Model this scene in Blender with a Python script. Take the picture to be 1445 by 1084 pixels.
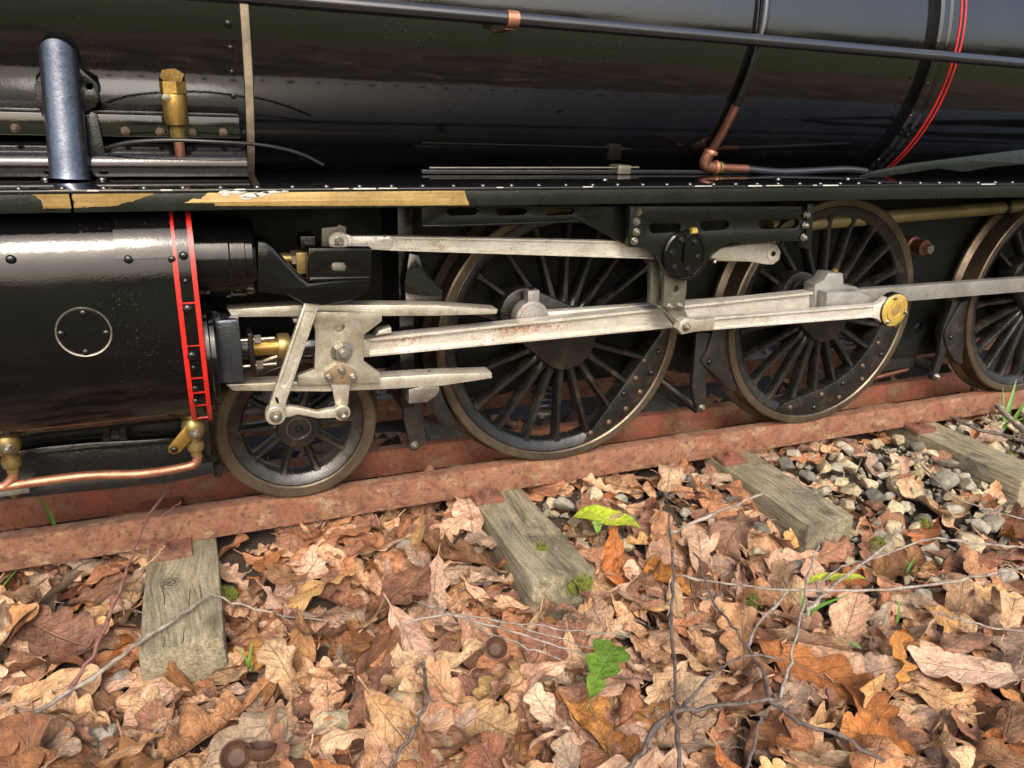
import bpy, bmesh, math, random
from mathutils import Vector, Matrix, noise

# ------------------------------------------------------------------ clear
for o in list(bpy.data.objects):
    bpy.data.objects.remove(o)
S = bpy.context.scene
COL = S.collection
PI = math.pi

# ------------------------------------------------------------------ camera
CAM_F = 1085.0                      # focal length in pixels of a 1445 px wide frame
YAW, PITCH, ROLL = 0.3947, 0.3463, 0.0340
C = Vector((-0.2856, -0.5697, 0.3009))
D = Vector((math.sin(YAW)*math.cos(PITCH), math.cos(YAW)*math.cos(PITCH), -math.sin(PITCH)))
_r = Vector((math.cos(YAW), -math.sin(YAW), 0.0))
_u = _r.cross(D)
CR = _r*math.cos(ROLL) + _u*math.sin(ROLL)
CU = _u*math.cos(ROLL) - _r*math.sin(ROLL)
cam_data = bpy.data.cameras.new('camera')
cam_data.sensor_width = 36.0
cam_data.sensor_fit = 'HORIZONTAL'
cam_data.lens = 36.0*CAM_F/1445.0
cam_data.clip_start = 0.01
cam_data.clip_end = 500.0
cam = bpy.data.objects.new('camera', cam_data)
COL.objects.link(cam)
cam.matrix_world = Matrix(((CR.x, CU.x, -D.x, C.x), (CR.y, CU.y, -D.y, C.y), (CR.z, CU.z, -D.z, C.z), (0, 0, 0, 1)))
S.camera = cam

# ------------------------------------------------------------------ sky, sun, exposure
SUN_EL, SUN_AZ = math.radians(42), math.radians(192)   # azimuth of the sun, clockwise from +Y
world = bpy.data.worlds.new('World')
S.world = world
world.use_nodes = True
wn = world.node_tree.nodes
sky = wn.new('ShaderNodeTexSky')
sky.sky_type = 'NISHITA'
sky.sun_disc = False
sky.sun_elevation = SUN_EL
sky.sun_rotation = SUN_AZ
sky.air_density = 1.0
sky.dust_density = 6.0
sky.ozone_density = 1.0
wn['Background'].inputs['Strength'].default_value = 0.15
world.node_tree.links.new(sky.outputs[0], wn['Background'].inputs['Color'])
sun_data = bpy.data.lights.new('sun', 'SUN')
sun_data.energy = 0.8
sun_data.angle = math.radians(14)
sun_data.color = (1.0, 0.96, 0.9)
sun = bpy.data.objects.new('sun', sun_data)
COL.objects.link(sun)
sd = Vector((math.sin(SUN_AZ)*math.cos(SUN_EL), math.cos(SUN_AZ)*math.cos(SUN_EL), math.sin(SUN_EL)))
sun.rotation_euler = sd.to_track_quat('Z', 'Y').to_euler()
sun.location = (0, -3, 6)
S.view_settings.view_transform = 'Standard'
S.view_settings.look = 'None'
S.view_settings.exposure = 1.15
S.view_settings.gamma = 1.0
S.view_settings.use_curve_mapping = False
S.render.resolution_x, S.render.resolution_y = 1024, 768
S.render.engine = 'CYCLES'

# ------------------------------------------------------------------ measuring helpers
def ray(px, py):
    return (D*CAM_F + CR*(px-722.5) - CU*(py-542.0)).normalized()
def at(px, py, Y):                       # the point of the photograph on the plane y = Y
    v = ray(px, py)
    return C + v*((Y-C.y)/v.y)
def atz(px, py, Z):
    v = ray(px, py)
    return C + v*((Z-C.z)/v.z)
def proj(p):
    v = Vector(p)-C
    d = v.dot(D)
    if d < 0.02:
        return (-9999, -9999)
    return (722.5+CAM_F*v.dot(CR)/d, 542-CAM_F*v.dot(CU)/d)
BY, BZ = 0.105, 0.365                    # boiler axis
def atcyl(px, py, r):
    v = ray(px, py)
    a = v.y*v.y+v.z*v.z
    oy, oz = C.y-BY, C.z-BZ
    b = oy*v.y+oz*v.z
    c = oy*oy+oz*oz-r*r
    t = (-b-math.sqrt(max(b*b-a*c, 0)))/a
    return C+v*t
def px2(pts, Y):
    return [(p.x, p.z) for p in (at(a, b, Y) for a, b in pts)]

# ------------------------------------------------------------------ materials
class NT:
    def __init__(s, name):
        s.m = bpy.data.materials.new(name)
        s.m.use_nodes = True
        s.t = s.m.node_tree
        s.p = s.t.nodes['Principled BSDF']
        s.out = s.t.nodes['Material Output']
    def n(s, typ, **kw):
        nd = s.t.nodes.new(typ)
        for k, v in kw.items():
            if k.startswith('i_'):
                nd.inputs[k[2:].replace('_', ' ')].default_value = v
            else:
                setattr(nd, k, v)
        return nd
    def l(s, a, b):
        s.t.links.new(a, b)
    def coord(s, kind='Object', scale=(1, 1, 1)):
        tc = s.n('ShaderNodeTexCoord')
        mp = s.n('ShaderNodeMapping')
        mp.inputs['Scale'].default_value = scale
        s.l(tc.outputs[kind], mp.inputs['Vector'])
        return mp.outputs[0]
    def wcoord(s, scale=(1, 1, 1)):          # world position, so that pieces never repeat
        g = s.n('ShaderNodeNewGeometry')
        mp = s.n('ShaderNodeMapping')
        mp.inputs['Scale'].default_value = scale
        s.l(g.outputs['Position'], mp.inputs['Vector'])
        return mp.outputs[0]
    def noise(s, vec, scale, detail=4, rough=.6, dist=0.0):
        nd = s.n('ShaderNodeTexNoise')
        nd.inputs['Scale'].default_value = scale
        nd.inputs['Detail'].default_value = detail
        nd.inputs['Roughness'].default_value = rough
        nd.inputs['Distortion'].default_value = dist
        s.l(vec, nd.inputs['Vector'])
        return nd.outputs['Fac']
    def ramp(s, fac, stops, interp='LINEAR'):
        nd = s.n('ShaderNodeValToRGB')
        cr = nd.color_ramp
        cr.interpolation = interp
        while len(cr.elements) < len(stops):
            cr.elements.new(0.5)
        for e, (pos, col) in zip(cr.elements, stops):
            e.position = pos
            e.color = (col, col, col, 1) if isinstance(col, (int, float)) else (*col, 1)
        s.l(fac, nd.inputs[0])
        return nd.outputs[0]
    def mix(s, fac, a, b, blend='MIX'):
        nd = s.n('ShaderNodeMix', data_type='RGBA', blend_type=blend)
        for inp, v in ((nd.inputs[0], fac), (nd.inputs[6], a), (nd.inputs[7], b)):
            if isinstance(v, (int, float)):
                inp.default_value = v
            elif isinstance(v, tuple):
                inp.default_value = (*v, 1)
            else:
                s.l(v, inp)
        return nd.outputs[2]
    def math(s, op, a, b=0.0, c=0.0):
        nd = s.n('ShaderNodeMath', operation=op)
        for inp, v in zip(nd.inputs, (a, b, c)):
            if isinstance(v, (int, float)):
                inp.default_value = v
            else:
                s.l(v, inp)
        return nd.outputs[0]
    def bump(s, h, strength=.3, dist=.001):
        b = s.n('ShaderNodeBump')
        b.inputs['Strength'].default_value = strength
        b.inputs['Distance'].default_value = dist
        s.l(h, b.inputs['Height'])
        s.l(b.outputs[0], s.p.inputs['Normal'])
    def set(s, **kw):
        for k, v in kw.items():
            inp = s.p.inputs[k.replace('_', ' ')]
            if isinstance(v, (int, float)):
                inp.default_value = v
            elif isinstance(v, tuple):
                inp.default_value = (*v, 1)
            else:
                s.l(v, inp)
        return s

M = {}
def black_paint(name, base, r0, r1, dust=.5, wave=.15, spec=.6, grime=0.0):
    t = NT(name)
    w = t.wcoord()
    spots = t.ramp(t.noise(w, 900, 2, .5), [(.66, 0), (.74, 1)])
    area = t.ramp(t.noise(w, 14, 4, .6), [(.42, 0), (.68, 1)])
    f = t.math('MULTIPLY', t.math('MULTIPLY', spots, area), dust)
    film = t.ramp(t.noise(w, 30, 5, .65), [(.45, 0), (.8, 1)])
    col = t.mix(t.math('MULTIPLY', film, .14*dust), base, (.045, .042, .038))
    if grime:
        gm = t.ramp(t.noise(w, 38, 7, .75, .5), [(.5, 0), (.68, 1)])
        col = t.mix(t.math('MULTIPLY', gm, grime), col, (.075, .055, .036))
    col = t.mix(f, col, (.16, .15, .13))
    rg = t.ramp(t.noise(w, 45, 5, .7), [(.3, r0), (.75, r1)])
    t.set(Base_Color=col, Roughness=rg)
    t.p.inputs['Specular IOR Level'].default_value = spec
    h = t.math('ADD', t.math('MULTIPLY', t.noise(w, 22, 3, .5), 1.0), t.math('MULTIPLY', t.noise(w, 650, 3, .6), .11))
    brush = t.noise(t.wcoord((1.0, .12, .12)), 900, 3, .6)
    h = t.math('ADD', h, t.math('MULTIPLY', brush, .035))
    t.bump(h, wave, .004)
    M[name] = t.m
black_paint('gloss_black', (.0025, .0025, .003), .025, .09, .5, .05, .9)
black_paint('handrail_black', (.012, .012, .014), .05, .16, .5, .05, 1.0)
black_paint('cylinder_black', (.0025, .0025, .0028), .05, .15, .3, .11, .4)
black_paint('satin_black', (.004, .004, .004), .16, .36, .6, .45, .5)
black_paint('dirty_black', (.010, .0095, .009), .3, .55, 1.0, .5, .5, .5)
black_paint('wheel_black', (.0055, .0053, .005), .22, .44, 1.3, .6, .6, .45)
black_paint('green_black', (.0045, .0065, .0045), .2, .42, .6, .25, .4)
black_paint('frame_black', (.004, .005, .004), .45, .7, .4, .2, .25)

def metal(name, base, dark, rough=(.3, .5), metallic=.8, rust=0.0, oil=0.0, sc=1.0, scratch=(1, 1, 1), patches=()):
    t = NT(name)
    w = t.wcoord()
    n1 = t.ramp(t.noise(w, 35*sc, 7, .75, .3), [(.33, 0), (.62, 1)])
    col = t.mix(n1, dark, base)
    fine = t.ramp(t.noise(t.wcoord(scratch), 700, 4, .7), [(.35, .7), (.6, 1.0)])
    col = t.mix(.8, col, fine, 'MULTIPLY')
    ms = metallic
    if rust:
        a = t.ramp(t.noise(w, 11, 3, .5), [(.49, 0), (.6, 1)])
        b = t.ramp(t.noise(w, 230, 5, .75), [(.55, 0), (.66, 1)])
        f = t.math('MULTIPLY', t.math('MULTIPLY', a, b), rust)
        col = t.mix(f, col, (.22, .075, .022))
        ms = t.math('SUBTRACT', metallic, t.math('MULTIPLY', f, metallic))
    for pc, pr in patches:               # single rust stains where the photograph shows them
        mp = t.n('ShaderNodeMapping')
        mp.inputs['Scale'].default_value = (1/pr[0], 1.0, 1/pr[1])
        t.l(w, mp.inputs['Vector'])
        ds = t.n('ShaderNodeVectorMath', operation='DISTANCE')
        t.l(mp.outputs[0], ds.inputs[0])
        ds.inputs[1].default_value = (pc[0]/pr[0], pc[1], pc[2]/pr[1])
        m_ = t.ramp(t.math('MULTIPLY', ds.outputs['Value'], .5), [(.2, 1), (.5, 0)])
        sp_ = t.ramp(t.noise(w, 330, 6, .8), [(.46, 0), (.56, 1)])
        f = t.math('MULTIPLY', t.math('MULTIPLY', m_, sp_), .9)
        col = t.mix(f, col, (.24, .085, .026))
        ms = t.math('MULTIPLY', ms, t.math('SUBTRACT', 1.0, f))
    if oil:
        f = t.math('MULTIPLY', t.ramp(t.noise(w, 26, 4, .6), [(.55, 0), (.7, 1)]), oil)
        col = t.mix(f, col, (.17, .105, .03))
    pits = t.ramp(t.noise(w, 1300, 2, .5), [(.3, 0), (.4, 1)])
    col = t.mix(t.math('MULTIPLY', t.math('SUBTRACT', 1.0, pits), .55), col, (.05, .045, .04))
    rg = t.ramp(t.noise(w, 60, 5, .7), [(.3, rough[0]), (.7, rough[1])])
    t.set(Base_Color=col, Roughness=rg, Metallic=ms)
    t.bump(t.noise(w, 420, 4, .7), .22, .0009)
    M[name] = t.m
metal('rod_steel', (.82, .79, .72), (.60, .56, .47), (.24, .42), .55, rust=.85, oil=.25, scratch=(.12, 1, 1), patches=[(at(572, 478, -.0345), (.028, .0045)), (at(722, 466, -.0345), (.03, .005)), (at(775, 462, -.0345), (.03, .005))])
metal('motion_steel', (.60, .575, .50), (.34, .295, .205), (.25, .45), .55, rust=.25, oil=.6)
metal('grey_steel', (.36, .36, .345), (.22, .21, .19), (.35, .55), .55, rust=.9, oil=.1)
metal('link_steel', (.20, .195, .155), (.115, .105, .08), (.3, .5), .6, rust=.2, oil=.4)
metal('pale_steel', (.50, .48, .40), (.33, .30, .23), (.4, .6), .4, rust=.25, oil=.2)
metal('nut_steel', (.42, .40, .36), (.22, .19, .15), (.2, .45), .85)
metal('shiny_pipe', (.17, .19, .235), (.09, .105, .14), (.06, .18), .88)
metal('oily_steel', (.36, .28, .175), (.20, .135, .07), (.22, .4), .6, oil=.6)
metal('crosshead_steel', (.50, .475, .405), (.27, .23, .155), (.25, .45), .6, rust=.2, oil=.7)
metal('brass', (.48, .31, .09), (.30, .18, .045), (.22, .42), .85)
metal('cap_brass', (.78, .55, .14), (.6, .4, .09), (.28, .42), .6)
metal('dull_brass', (.33, .25, .10), (.19, .135, .05), (.3, .5), .75)
metal('bare_brass', (.38, .255, .09), (.22, .14, .045), (.4, .55), .35, scratch=(.04, 1, 1))
metal('copper', (.50, .235, .14), (.24, .10, .065), (.34, .55), .75)
metal('rivet_rust', (.17, .10, .07), (.07, .045, .035), (.35, .55), .5)
metal('dark_nut', (.15, .10, .07), (.06, .045, .035), (.3, .5), .6)
metal('dark_copper', (.27, .12, .075), (.15, .06, .04), (.3, .5), .7)
metal('tyre_steel', (.17, .135, .095), (.075, .054, .034), (.25, .42), .7, sc=.6)
metal('tread_steel', (.30, .27, .23), (.16, .11, .07), (.25, .45), .7)
metal('old_brass_tube', (.36, .29, .13), (.20, .17, .08), (.35, .55), .55, sc=.5)

def plain(name, col, rough=.5, metallic=0.0, var=.25, sc=60, bump=.1):
    t = NT(name)
    w = t.wcoord()
    n = t.ramp(t.noise(w, sc, 5, .65), [(.3, 1-var), (.7, 1.0)])
    t.set(Base_Color=t.mix(1.0, col, n, 'MULTIPLY'), Roughness=rough, Metallic=metallic)
    t.bump(t.noise(w, sc*8, 3, .6), bump, .0008)
    M[name] = t.m
plain('red_paint', (.52, .016, .011), .32, var=.3, sc=120, bump=.2)
plain('primer_white', (.42, .42, .38), .6)
plain('cream_strip', (.42, .34, .24), .6, var=.7, sc=90)
plain('rubber', (.012, .012, .012), .35)
plain('spring_blue', (.02, .025, .05), .4)
plain('moss', (.17, .20, .022), .85, var=.6, sc=300)
plain('grass', (.11, .24, .035), .45, var=.35, sc=60)
plain('acorn_cup', (.075, .032, .014), .7, var=.5, sc=200)
plain('straw', (.50, .36, .17), .6)
plain('bark', (.07, .05, .035), .9, var=.5, sc=8, bump=.5)
plain('tree_leaf', (.055, .095, .022), .5, var=.5, sc=3, bump=0)

def rust(name, cols, sc=1.0):
    t = NT(name)
    w = t.wcoord()
    a = t.noise(w, 60*sc, 9, .78, .6)
    col = t.ramp(a, [(.33, cols[0]), (.45, cols[1]), (.56, cols[2]), (.68, cols[1])])
    gr = t.noise(w, 480, 5, .75)
    bl = t.ramp(t.noise(t.wcoord((.8, 1, 1.2)), 46*sc, 6, .7), [(.55, 0), (.62, 1)])
    bl = t.math('MULTIPLY', bl, t.ramp(gr, [(.42, 0), (.52, 1)]))
    col = t.mix(t.math('MULTIPLY', bl, .9), col, cols[3])
    rd = t.ramp(t.noise(t.wcoord((1, 1, 1.3)), 33*sc, 5, .6, .4), [(.57, 0), (.62, 1)])
    col = t.mix(t.math('MULTIPLY', rd, .6), col, cols[4])
    dk = t.ramp(t.noise(w, 210, 6, .8), [(.36, 1), (.47, 0)])
    col = t.mix(t.math('MULTIPLY', dk, .8), col, (.04, .018, .012))
    t.set(Base_Color=col, Roughness=t.ramp(gr, [(.3, .6), (.7, .9)]))
    t.bump(t.math('ADD', gr, t.math('MULTIPLY', a, 1.5)), .8, .002)
    M[name] = t.m
rust('rail_rust', ((.10, .042, .025), (.185, .08, .045), (.26, .125, .07), (.34, .25, .14), (.24, .08, .042)))
rust('inner_rust', ((.10, .035, .02), (.19, .06, .032), (.20, .08, .042), (.19, .155, .075), (.26, .068, .036)), .8)
rust('plate_rust', ((.08, .034, .022), (.16, .065, .04), (.22, .095, .058), (.26, .18, .11), (.2, .06, .035)))

KNOTS = ((-.3275, -.048, -.0256, .0105), (-.0570, -.078, -.0256, .0095), (.205, -.123, -.0256, .009))
def wood():
    t = NT('sleeper_wood')
    w0 = t.wcoord()
    # the grain bends round the knots
    kn_all, ring_all, push = None, None, None
    for kx, ky, kz, kr in KNOTS:
        ds = t.n('ShaderNodeVectorMath', operation='DISTANCE')
        mp = t.n('ShaderNodeMapping')
        mp.inputs['Scale'].default_value = (1, .75, 1)
        t.l(w0, mp.inputs['Vector'])
        t.l(mp.outputs[0], ds.inputs[0])
        ds.inputs[1].default_value = (kx, ky*.75, kz)
        dd = t.math('ADD', ds.outputs['Value'], t.math('MULTIPLY', t.math('SUBTRACT', t.noise(w0, 130, 3, .5), .5), kr*.55))
        kn = t.ramp(t.math('MULTIPLY', dd, 1/(kr*2)), [(.1, 1), (.5, 0)])
        kn_all = kn if kn_all is None else t.math('MAXIMUM', kn_all, kn)
        rg = t.math('MULTIPLY', t.math('SINE', t.math('MULTIPLY', dd, 2400)), kn)
        ring_all = rg if ring_all is None else t.math('ADD', ring_all, rg)
        e = t.math('POWER', 2.718, t.math('MULTIPLY', dd, -55))
        push = e if push is None else t.math('ADD', push, e)
    sp = t.n('ShaderNodeSeparateXYZ'); t.l(w0, sp.inputs[0])
    cb = t.n('ShaderNodeCombineXYZ')
    t.l(t.math('ADD', sp.outputs[0], t.math('MULTIPLY', push, .012)), cb.inputs[0])
    t.l(t.math('MULTIPLY', sp.outputs[1], .07), cb.inputs[1])
    t.l(sp.outputs[2], cb.inputs[2])
    w = cb.outputs[0]
    g = t.noise(w, 190, 6, .7, .5)
    g2 = t.noise(w, 620, 5, .75)
    col = t.ramp(t.noise(w0, 11, 6, .7), [(.3, (.145, .13, .09)), (.48, (.235, .205, .135)), (.68, (.33, .275, .175))])
    col = t.mix(.9, col, t.ramp(g, [(.32, .32), (.46, .9), (.62, 1.25)]), 'MULTIPLY')
    col = t.mix(.8, col, t.ramp(g2, [(.34, .45), (.55, 1.1)]), 'MULTIPLY')
    speck = t.ramp(t.noise(w0, 520, 5, .8), [(.36, .55), (.5, 1.0), (.66, 1.3)])
    col = t.mix(.7, col, speck, 'MULTIPLY')
    alg = t.ramp(t.noise(w0, 26, 7, .75), [(.48, 0), (.64, 1)])
    col = t.mix(t.math('MULTIPLY', alg, .45), col, (.09, .088, .028))
    dark = t.ramp(t.noise(w0, 19, 6, .7, .8), [(.54, 0), (.66, 1)])
    col = t.mix(t.math('MULTIPLY', dark, .7), col, (.042, .037, .028))
    col = t.mix(t.math('MULTIPLY', kn_all, .55), col, (.05, .042, .032))
    col = t.mix(t.math('MULTIPLY', t.math('MAXIMUM', ring_all, 0.0), .5), col, (.02, .017, .013))
    t.set(Base_Color=col, Roughness=.85)
    t.bump(t.math('ADD', t.math('ADD', g, t.math('MULTIPLY', g2, .6)), t.math('MULTIPLY', ring_all, -.3)), .9, .0022)
    M['sleeper_wood'] = t.m
wood()

def leafmat(name, a, b, dark, spot=.7, rough=.4, veincol=None, vf=.42):
    t = NT(name)
    uv = t.n('ShaderNodeTexCoord').outputs['UV']
    sp = t.n('ShaderNodeSeparateXYZ')
    t.l(uv, sp.inputs[0])
    u, v = sp.outputs[0], sp.outputs[1]
    w = t.wcoord()
    av = t.math('MULTIPLY', t.math('ABSOLUTE', t.math('SUBTRACT', v, .5)), 2.0)
    wob = t.math('MULTIPLY', t.math('SUBTRACT', t.noise(w, 90, 3, .5), .5), .06)
    fr = t.math('FRACT', t.math('MULTIPLY', t.math('ADD', t.math('SUBTRACT', u, t.math('MULTIPLY', av, .17)), wob), 9.0))
    d = t.math('ABSOLUTE', t.math('SUBTRACT', fr, .5))
    side = t.math('MULTIPLY', t.ramp(d, [(.455, 0), (.49, 1)]), t.ramp(av, [(.0, 1), (.95, .1)]))
    mid = t.ramp(av, [(.02, 1), (.05, 0)])
    vein = t.math('MAXIMUM', t.math('MULTIPLY', side, .7), mid)
    rnd = t.n('ShaderNodeObjectInfo').outputs['Random']
    n1 = t.noise(w, 60, 7, .7)
    base = t.mix(t.ramp(n1, [(.36, 0), (.62, 1)]), a, b)
    base = t.mix(t.math('MULTIPLY', t.ramp(t.noise(w, 27, 6, .7, .5), [(.5, 0), (.66, 1)]), .75), base, dark)
    hsv = t.n('ShaderNodeHueSaturation')
    t.l(base, hsv.inputs['Color'])
    t.l(t.math('MULTIPLY_ADD', rnd, .024, .488), hsv.inputs['Hue'])
    t.l(t.math('MULTIPLY_ADD', t.math('FRACT', t.math('MULTIPLY', rnd, 7.3)), .5, .74), hsv.inputs['Value'])
    t.l(t.math('MULTIPLY_ADD', t.math('FRACT', t.math('MULTIPLY', rnd, 13.7)), .28, .9), hsv.inputs['Saturation'])
    col = hsv.outputs[0]
    vor = t.n('ShaderNodeTexVoronoi', feature='DISTANCE_TO_EDGE')
    vor.inputs['Scale'].default_value = 650
    t.l(w, vor.inputs['Vector'])
    net = t.ramp(vor.outputs['Distance'], [(.0, 1), (.10, 0)])
    sp1 = t.ramp(t.noise(w, 640, 4, .7), [(.57, 0), (.64, 1)])
    sp2 = t.ramp(t.noise(w, 50, 5, .7), [(.42, 0), (.6, 1)])
    col = t.mix(t.math('MULTIPLY', t.math('MULTIPLY', sp1, sp2), spot), col, dark)
    fine = t.ramp(t.noise(w, 300, 7, .8), [(.34, .58), (.52, 1.0), (.68, 1.2)])
    col = t.mix(1.0, col, fine, 'MULTIPLY')
    col = t.mix(t.math('MULTIPLY', net, .07), col, dark)
    rim = t.math('MULTIPLY', t.ramp(av, [(.82, 0), (1.0, 1)]), t.ramp(t.noise(w, 120, 4, .6), [(.4, 0), (.6, 1)]))
    col = t.mix(t.math('MULTIPLY', rim, .6), col, dark)
    col = t.mix(t.math('MULTIPLY', vein, vf), col, veincol or (.46, .31, .18))
    t.set(Base_Color=col, Roughness=t.ramp(n1, [(.3, rough), (.7, rough+.25)]))
    h = t.math('ADD', t.math('MULTIPLY', vein, -1.2), t.math('ADD', t.math('MULTIPLY', t.noise(w, 240, 6, .7), 1.2), t.math('ADD', t.math('MULTIPLY', t.noise(w, 75, 3, .5), 2.2), t.math('MULTIPLY', net, -.1))))
    t.bump(h, 1.0, .0026)
    M[name] = t.m
leafmat('leaf_tan', (.72, .455, .265), (.54, .305, .155), (.19, .085, .04))
leafmat('leaf_orange', (.55, .265, .125), (.39, .165, .07), (.12, .042, .02), .6, .34)
leafmat('leaf_brown', (.34, .175, .10), (.22, .105, .06), (.06, .028, .017), .5, .34)
leafmat('leaf_pink', (.72, .48, .33), (.54, .33, .21), (.20, .10, .06))
leafmat('leaf_grey', (.48, .34, .235), (.33, .225, .15), (.11, .066, .043))
leafmat('leaf_gold', (.72, .47, .25), (.58, .34, .16), (.21, .10, .04))
leafmat('green_leaf', (.20, .32, .05), (.13, .25, .035), (.06, .10, .02), .3, .35, (.35, .45, .15), .5)
leafmat('lime_leaf', (.42, .46, .085), (.27, .37, .05), (.16, .12, .03), .4, .38, (.5, .52, .2), .5)

def stone(name, stops):
    t = NT(name)
    w = t.wcoord()
    oi = t.n('ShaderNodeObjectInfo')
    tone = t.ramp(oi.outputs['Random'], stops)
    col = t.mix(1.0, tone, t.ramp(t.noise(w, 130, 7, .75), [(.33, .4), (.6, 1.2)]), 'MULTIPLY')
    ms = t.math('MULTIPLY', t.ramp(t.noise(w, 45, 4, .6), [(.58, 0), (.7, 1)]), .6)
    col = t.mix(ms, col, (.10, .10, .03))
    t.set(Base_Color=col, Roughness=.78)
    t.bump(t.noise(w, 320, 6, .75), .8, .0025)
    M[name] = t.m
stone('stone_buff', [(0, (.32, .26, .155)), (.5, (.42, .345, .21)), (1, (.52, .44, .29))])
stone('stone_grey', [(0, (.24, .22, .175)), (1, (.36, .32, .245))])
stone('stone_dark', [(0, (.11, .105, .088)), (1, (.19, .17, .135))])

def soil():
    t = NT('soil')
    w = t.wcoord()
    near = t.ramp(t.noise(w, 40, 7, .75), [(.3, (.022, .015, .01)), (.55, (.055, .036, .024)), (.75, (.11, .075, .05))])
    leafy = t.ramp(t.noise(w, 7, 6, .8), [(.35, (.05, .028, .014)), (.5, (.11, .06, .03)), (.65, (.17, .10, .05))])
    lawn = t.ramp(t.noise(w, 2.5, 6, .75), [(.3, (.035, .055, .006)), (.7, (.09, .115, .014))])
    sp = t.n('ShaderNodeSeparateXYZ')
    t.l(w, sp.inputs[0])
    d = t.math('ABSOLUTE', sp.outputs[1])
    k1 = t.ramp(t.math('MULTIPLY', d, .5), [(.30, 0), (.42, 1)])
    k2 = t.ramp(t.math('MULTIPLY', t.math('ADD', d, t.math('MULTIPLY', t.noise(w, 2.2, 4, .6), .9)), .5), [(.72, 0), (.86, 1)])
    col = t.mix(k2, t.mix(k1, near, leafy), lawn)
    t.set(Base_Color=col, Roughness=.95)
    t.bump(t.noise(w, 180, 6, .75), .7, .006)
    M['soil'] = t.m
soil()

def twigmat(name, a, b):
    t = NT(name)
    w = t.wcoord()
    col = t.ramp(t.noise(w, 160, 5, .7), [(.35, a), (.65, b)])
    t.set(Base_Color=col, Roughness=.75)
    t.bump(t.noise(w, 500, 3, .6), .5, .001)
    M[name] = t.m
twigmat('twig_grey', (.10, .08, .06), (.30, .26, .215))
twigmat('twig_red', (.10, .035, .03), (.20, .10, .08))
twigmat('twig_dark', (.03, .022, .018), (.13, .105, .09))

# ------------------------------------------------------------------ mesh helpers
WLOC = {}                                # world position of every object origin (nothing that parents is rotated)
def link(o, parent, wpos):
    COL.objects.link(o)
    WLOC[o.name] = Vector(wpos)
    if parent is not None:
        o.parent = parent
        o.location = Vector(wpos)-WLOC[parent.name]
    else:
        o.location = wpos
    return o
def smooth(me, angle=35):
    for p in me.polygons:
        p.use_smooth = True
    me.set_sharp_from_angle(angle=math.radians(angle))
def mk(name, bm, mat, parent=None, angle=35, origin=None):
    """bmesh in world coordinates -> one object whose origin sits in its middle"""
    bmesh.ops.recalc_face_normals(bm, faces=bm.faces)
    co = [v.co for v in bm.verts]
    lo = Vector([min(c[i] for c in co) for i in range(3)])
    hi = Vector([max(c[i] for c in co) for i in range(3)])
    ctr = Vector(origin) if origin is not None else (lo+hi)/2
    bmesh.ops.translate(bm, verts=bm.verts, vec=-ctr)
    me = bpy.data.meshes.new(name)
    bm.to_mesh(me)
    bm.free()
    if mat:
        me.materials.append(M[mat])
    smooth(me, angle)
    o = bpy.data.objects.new(name, me)
    return link(o, parent, ctr)
def inst(name, me, pos, parent=None, rot=None, scale=None):
    o = bpy.data.objects.new(name, me)
    link(o, parent, pos)
    if rot is not None:
        o.rotation_euler = rot
    if scale is not None:
        o.scale = scale if hasattr(scale, '__len__') else (scale,)*3
    return o
def tag(o, label, cat, group=None, kind=None):
    o['label'] = label
    if cat:
        o['category'] = cat
    if group:
        o['group'] = group
    if kind:
        o['kind'] = kind
    return o
def empty(name, pos):
    o = bpy.data.objects.new(name, None)
    o.empty_display_size = .05
    return link(o, None, pos)

def plate_mesh(outer, Y, t, holes=(), bev=.0006):
    """outline in (x, z), front face at y = Y, thickness t away from the camera"""
    cu = bpy.data.curves.new('c', 'CURVE')
    cu.dimensions = '2D'
    cu.fill_mode = 'BOTH'
    for poly in [outer]+list(holes):
        sp = cu.splines.new('POLY')
        sp.points.add(len(poly)-1)
        for p, q in zip(sp.points, poly):
            p.co = (q[0], q[1], 0, 1)
        sp.use_cyclic_u = True
    b = min(bev, t*.45)
    cu.extrude = t/2-b
    cu.bevel_depth = b
    cu.bevel_resolution = 1
    cu.offset = -b
    ob = bpy.data.objects.new('c', cu)
    COL.objects.link(ob)
    dg = bpy.context.evaluated_depsgraph_get()
    me = bpy.data.meshes.new_from_object(ob.evaluated_get(dg))
    bpy.data.objects.remove(ob)
    bpy.data.curves.remove(cu)
    bm = bmesh.new()
    bm.from_mesh(me)
    bpy.data.meshes.remove(me)
    for v in bm.verts:
        x, z, d = v.co
        v.co = (x, Y+t/2-d, z)
    bmesh.ops.remove_doubles(bm, verts=bm.verts, dist=1e-6)
    return bm
def plate(name, pts, Y, t, mat, parent=None, holes=(), bev=.0006, px=True, angle=40):
    if px:
        pts = px2(pts, Y)
        holes = [px2(h, Y) for h in holes]
    return mk(name, plate_mesh(pts, Y, t, holes, bev), mat, parent, angle)
def rnd_poly(cx, cz, hx, hz, n=4, r=None):      # rounded slot in (x, z)
    r = min(hx, hz) if r is None else r
    out = []
    for sx, sz, a0 in ((1, 1, 0), (-1, 1, 90), (-1, -1, 180), (1, -1, 270)):
        for k in range(n+1):
            a = math.radians(a0+90*k/n)
            out.append((cx+sx*(hx-r)+r*math.cos(a), cz+sz*(hz-r)+r*math.sin(a)))
    return out
def circle(cx, cz, r, n=24, a0=0, a1=360):
    full = abs(a1-a0) >= 360
    return [(cx+r*math.cos(math.radians(a0+(a1-a0)*k/(n if full else n-1))), cz+r*math.sin(math.radians(a0+(a1-a0)*k/(n if full else n-1)))) for k in range(n)]
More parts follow.
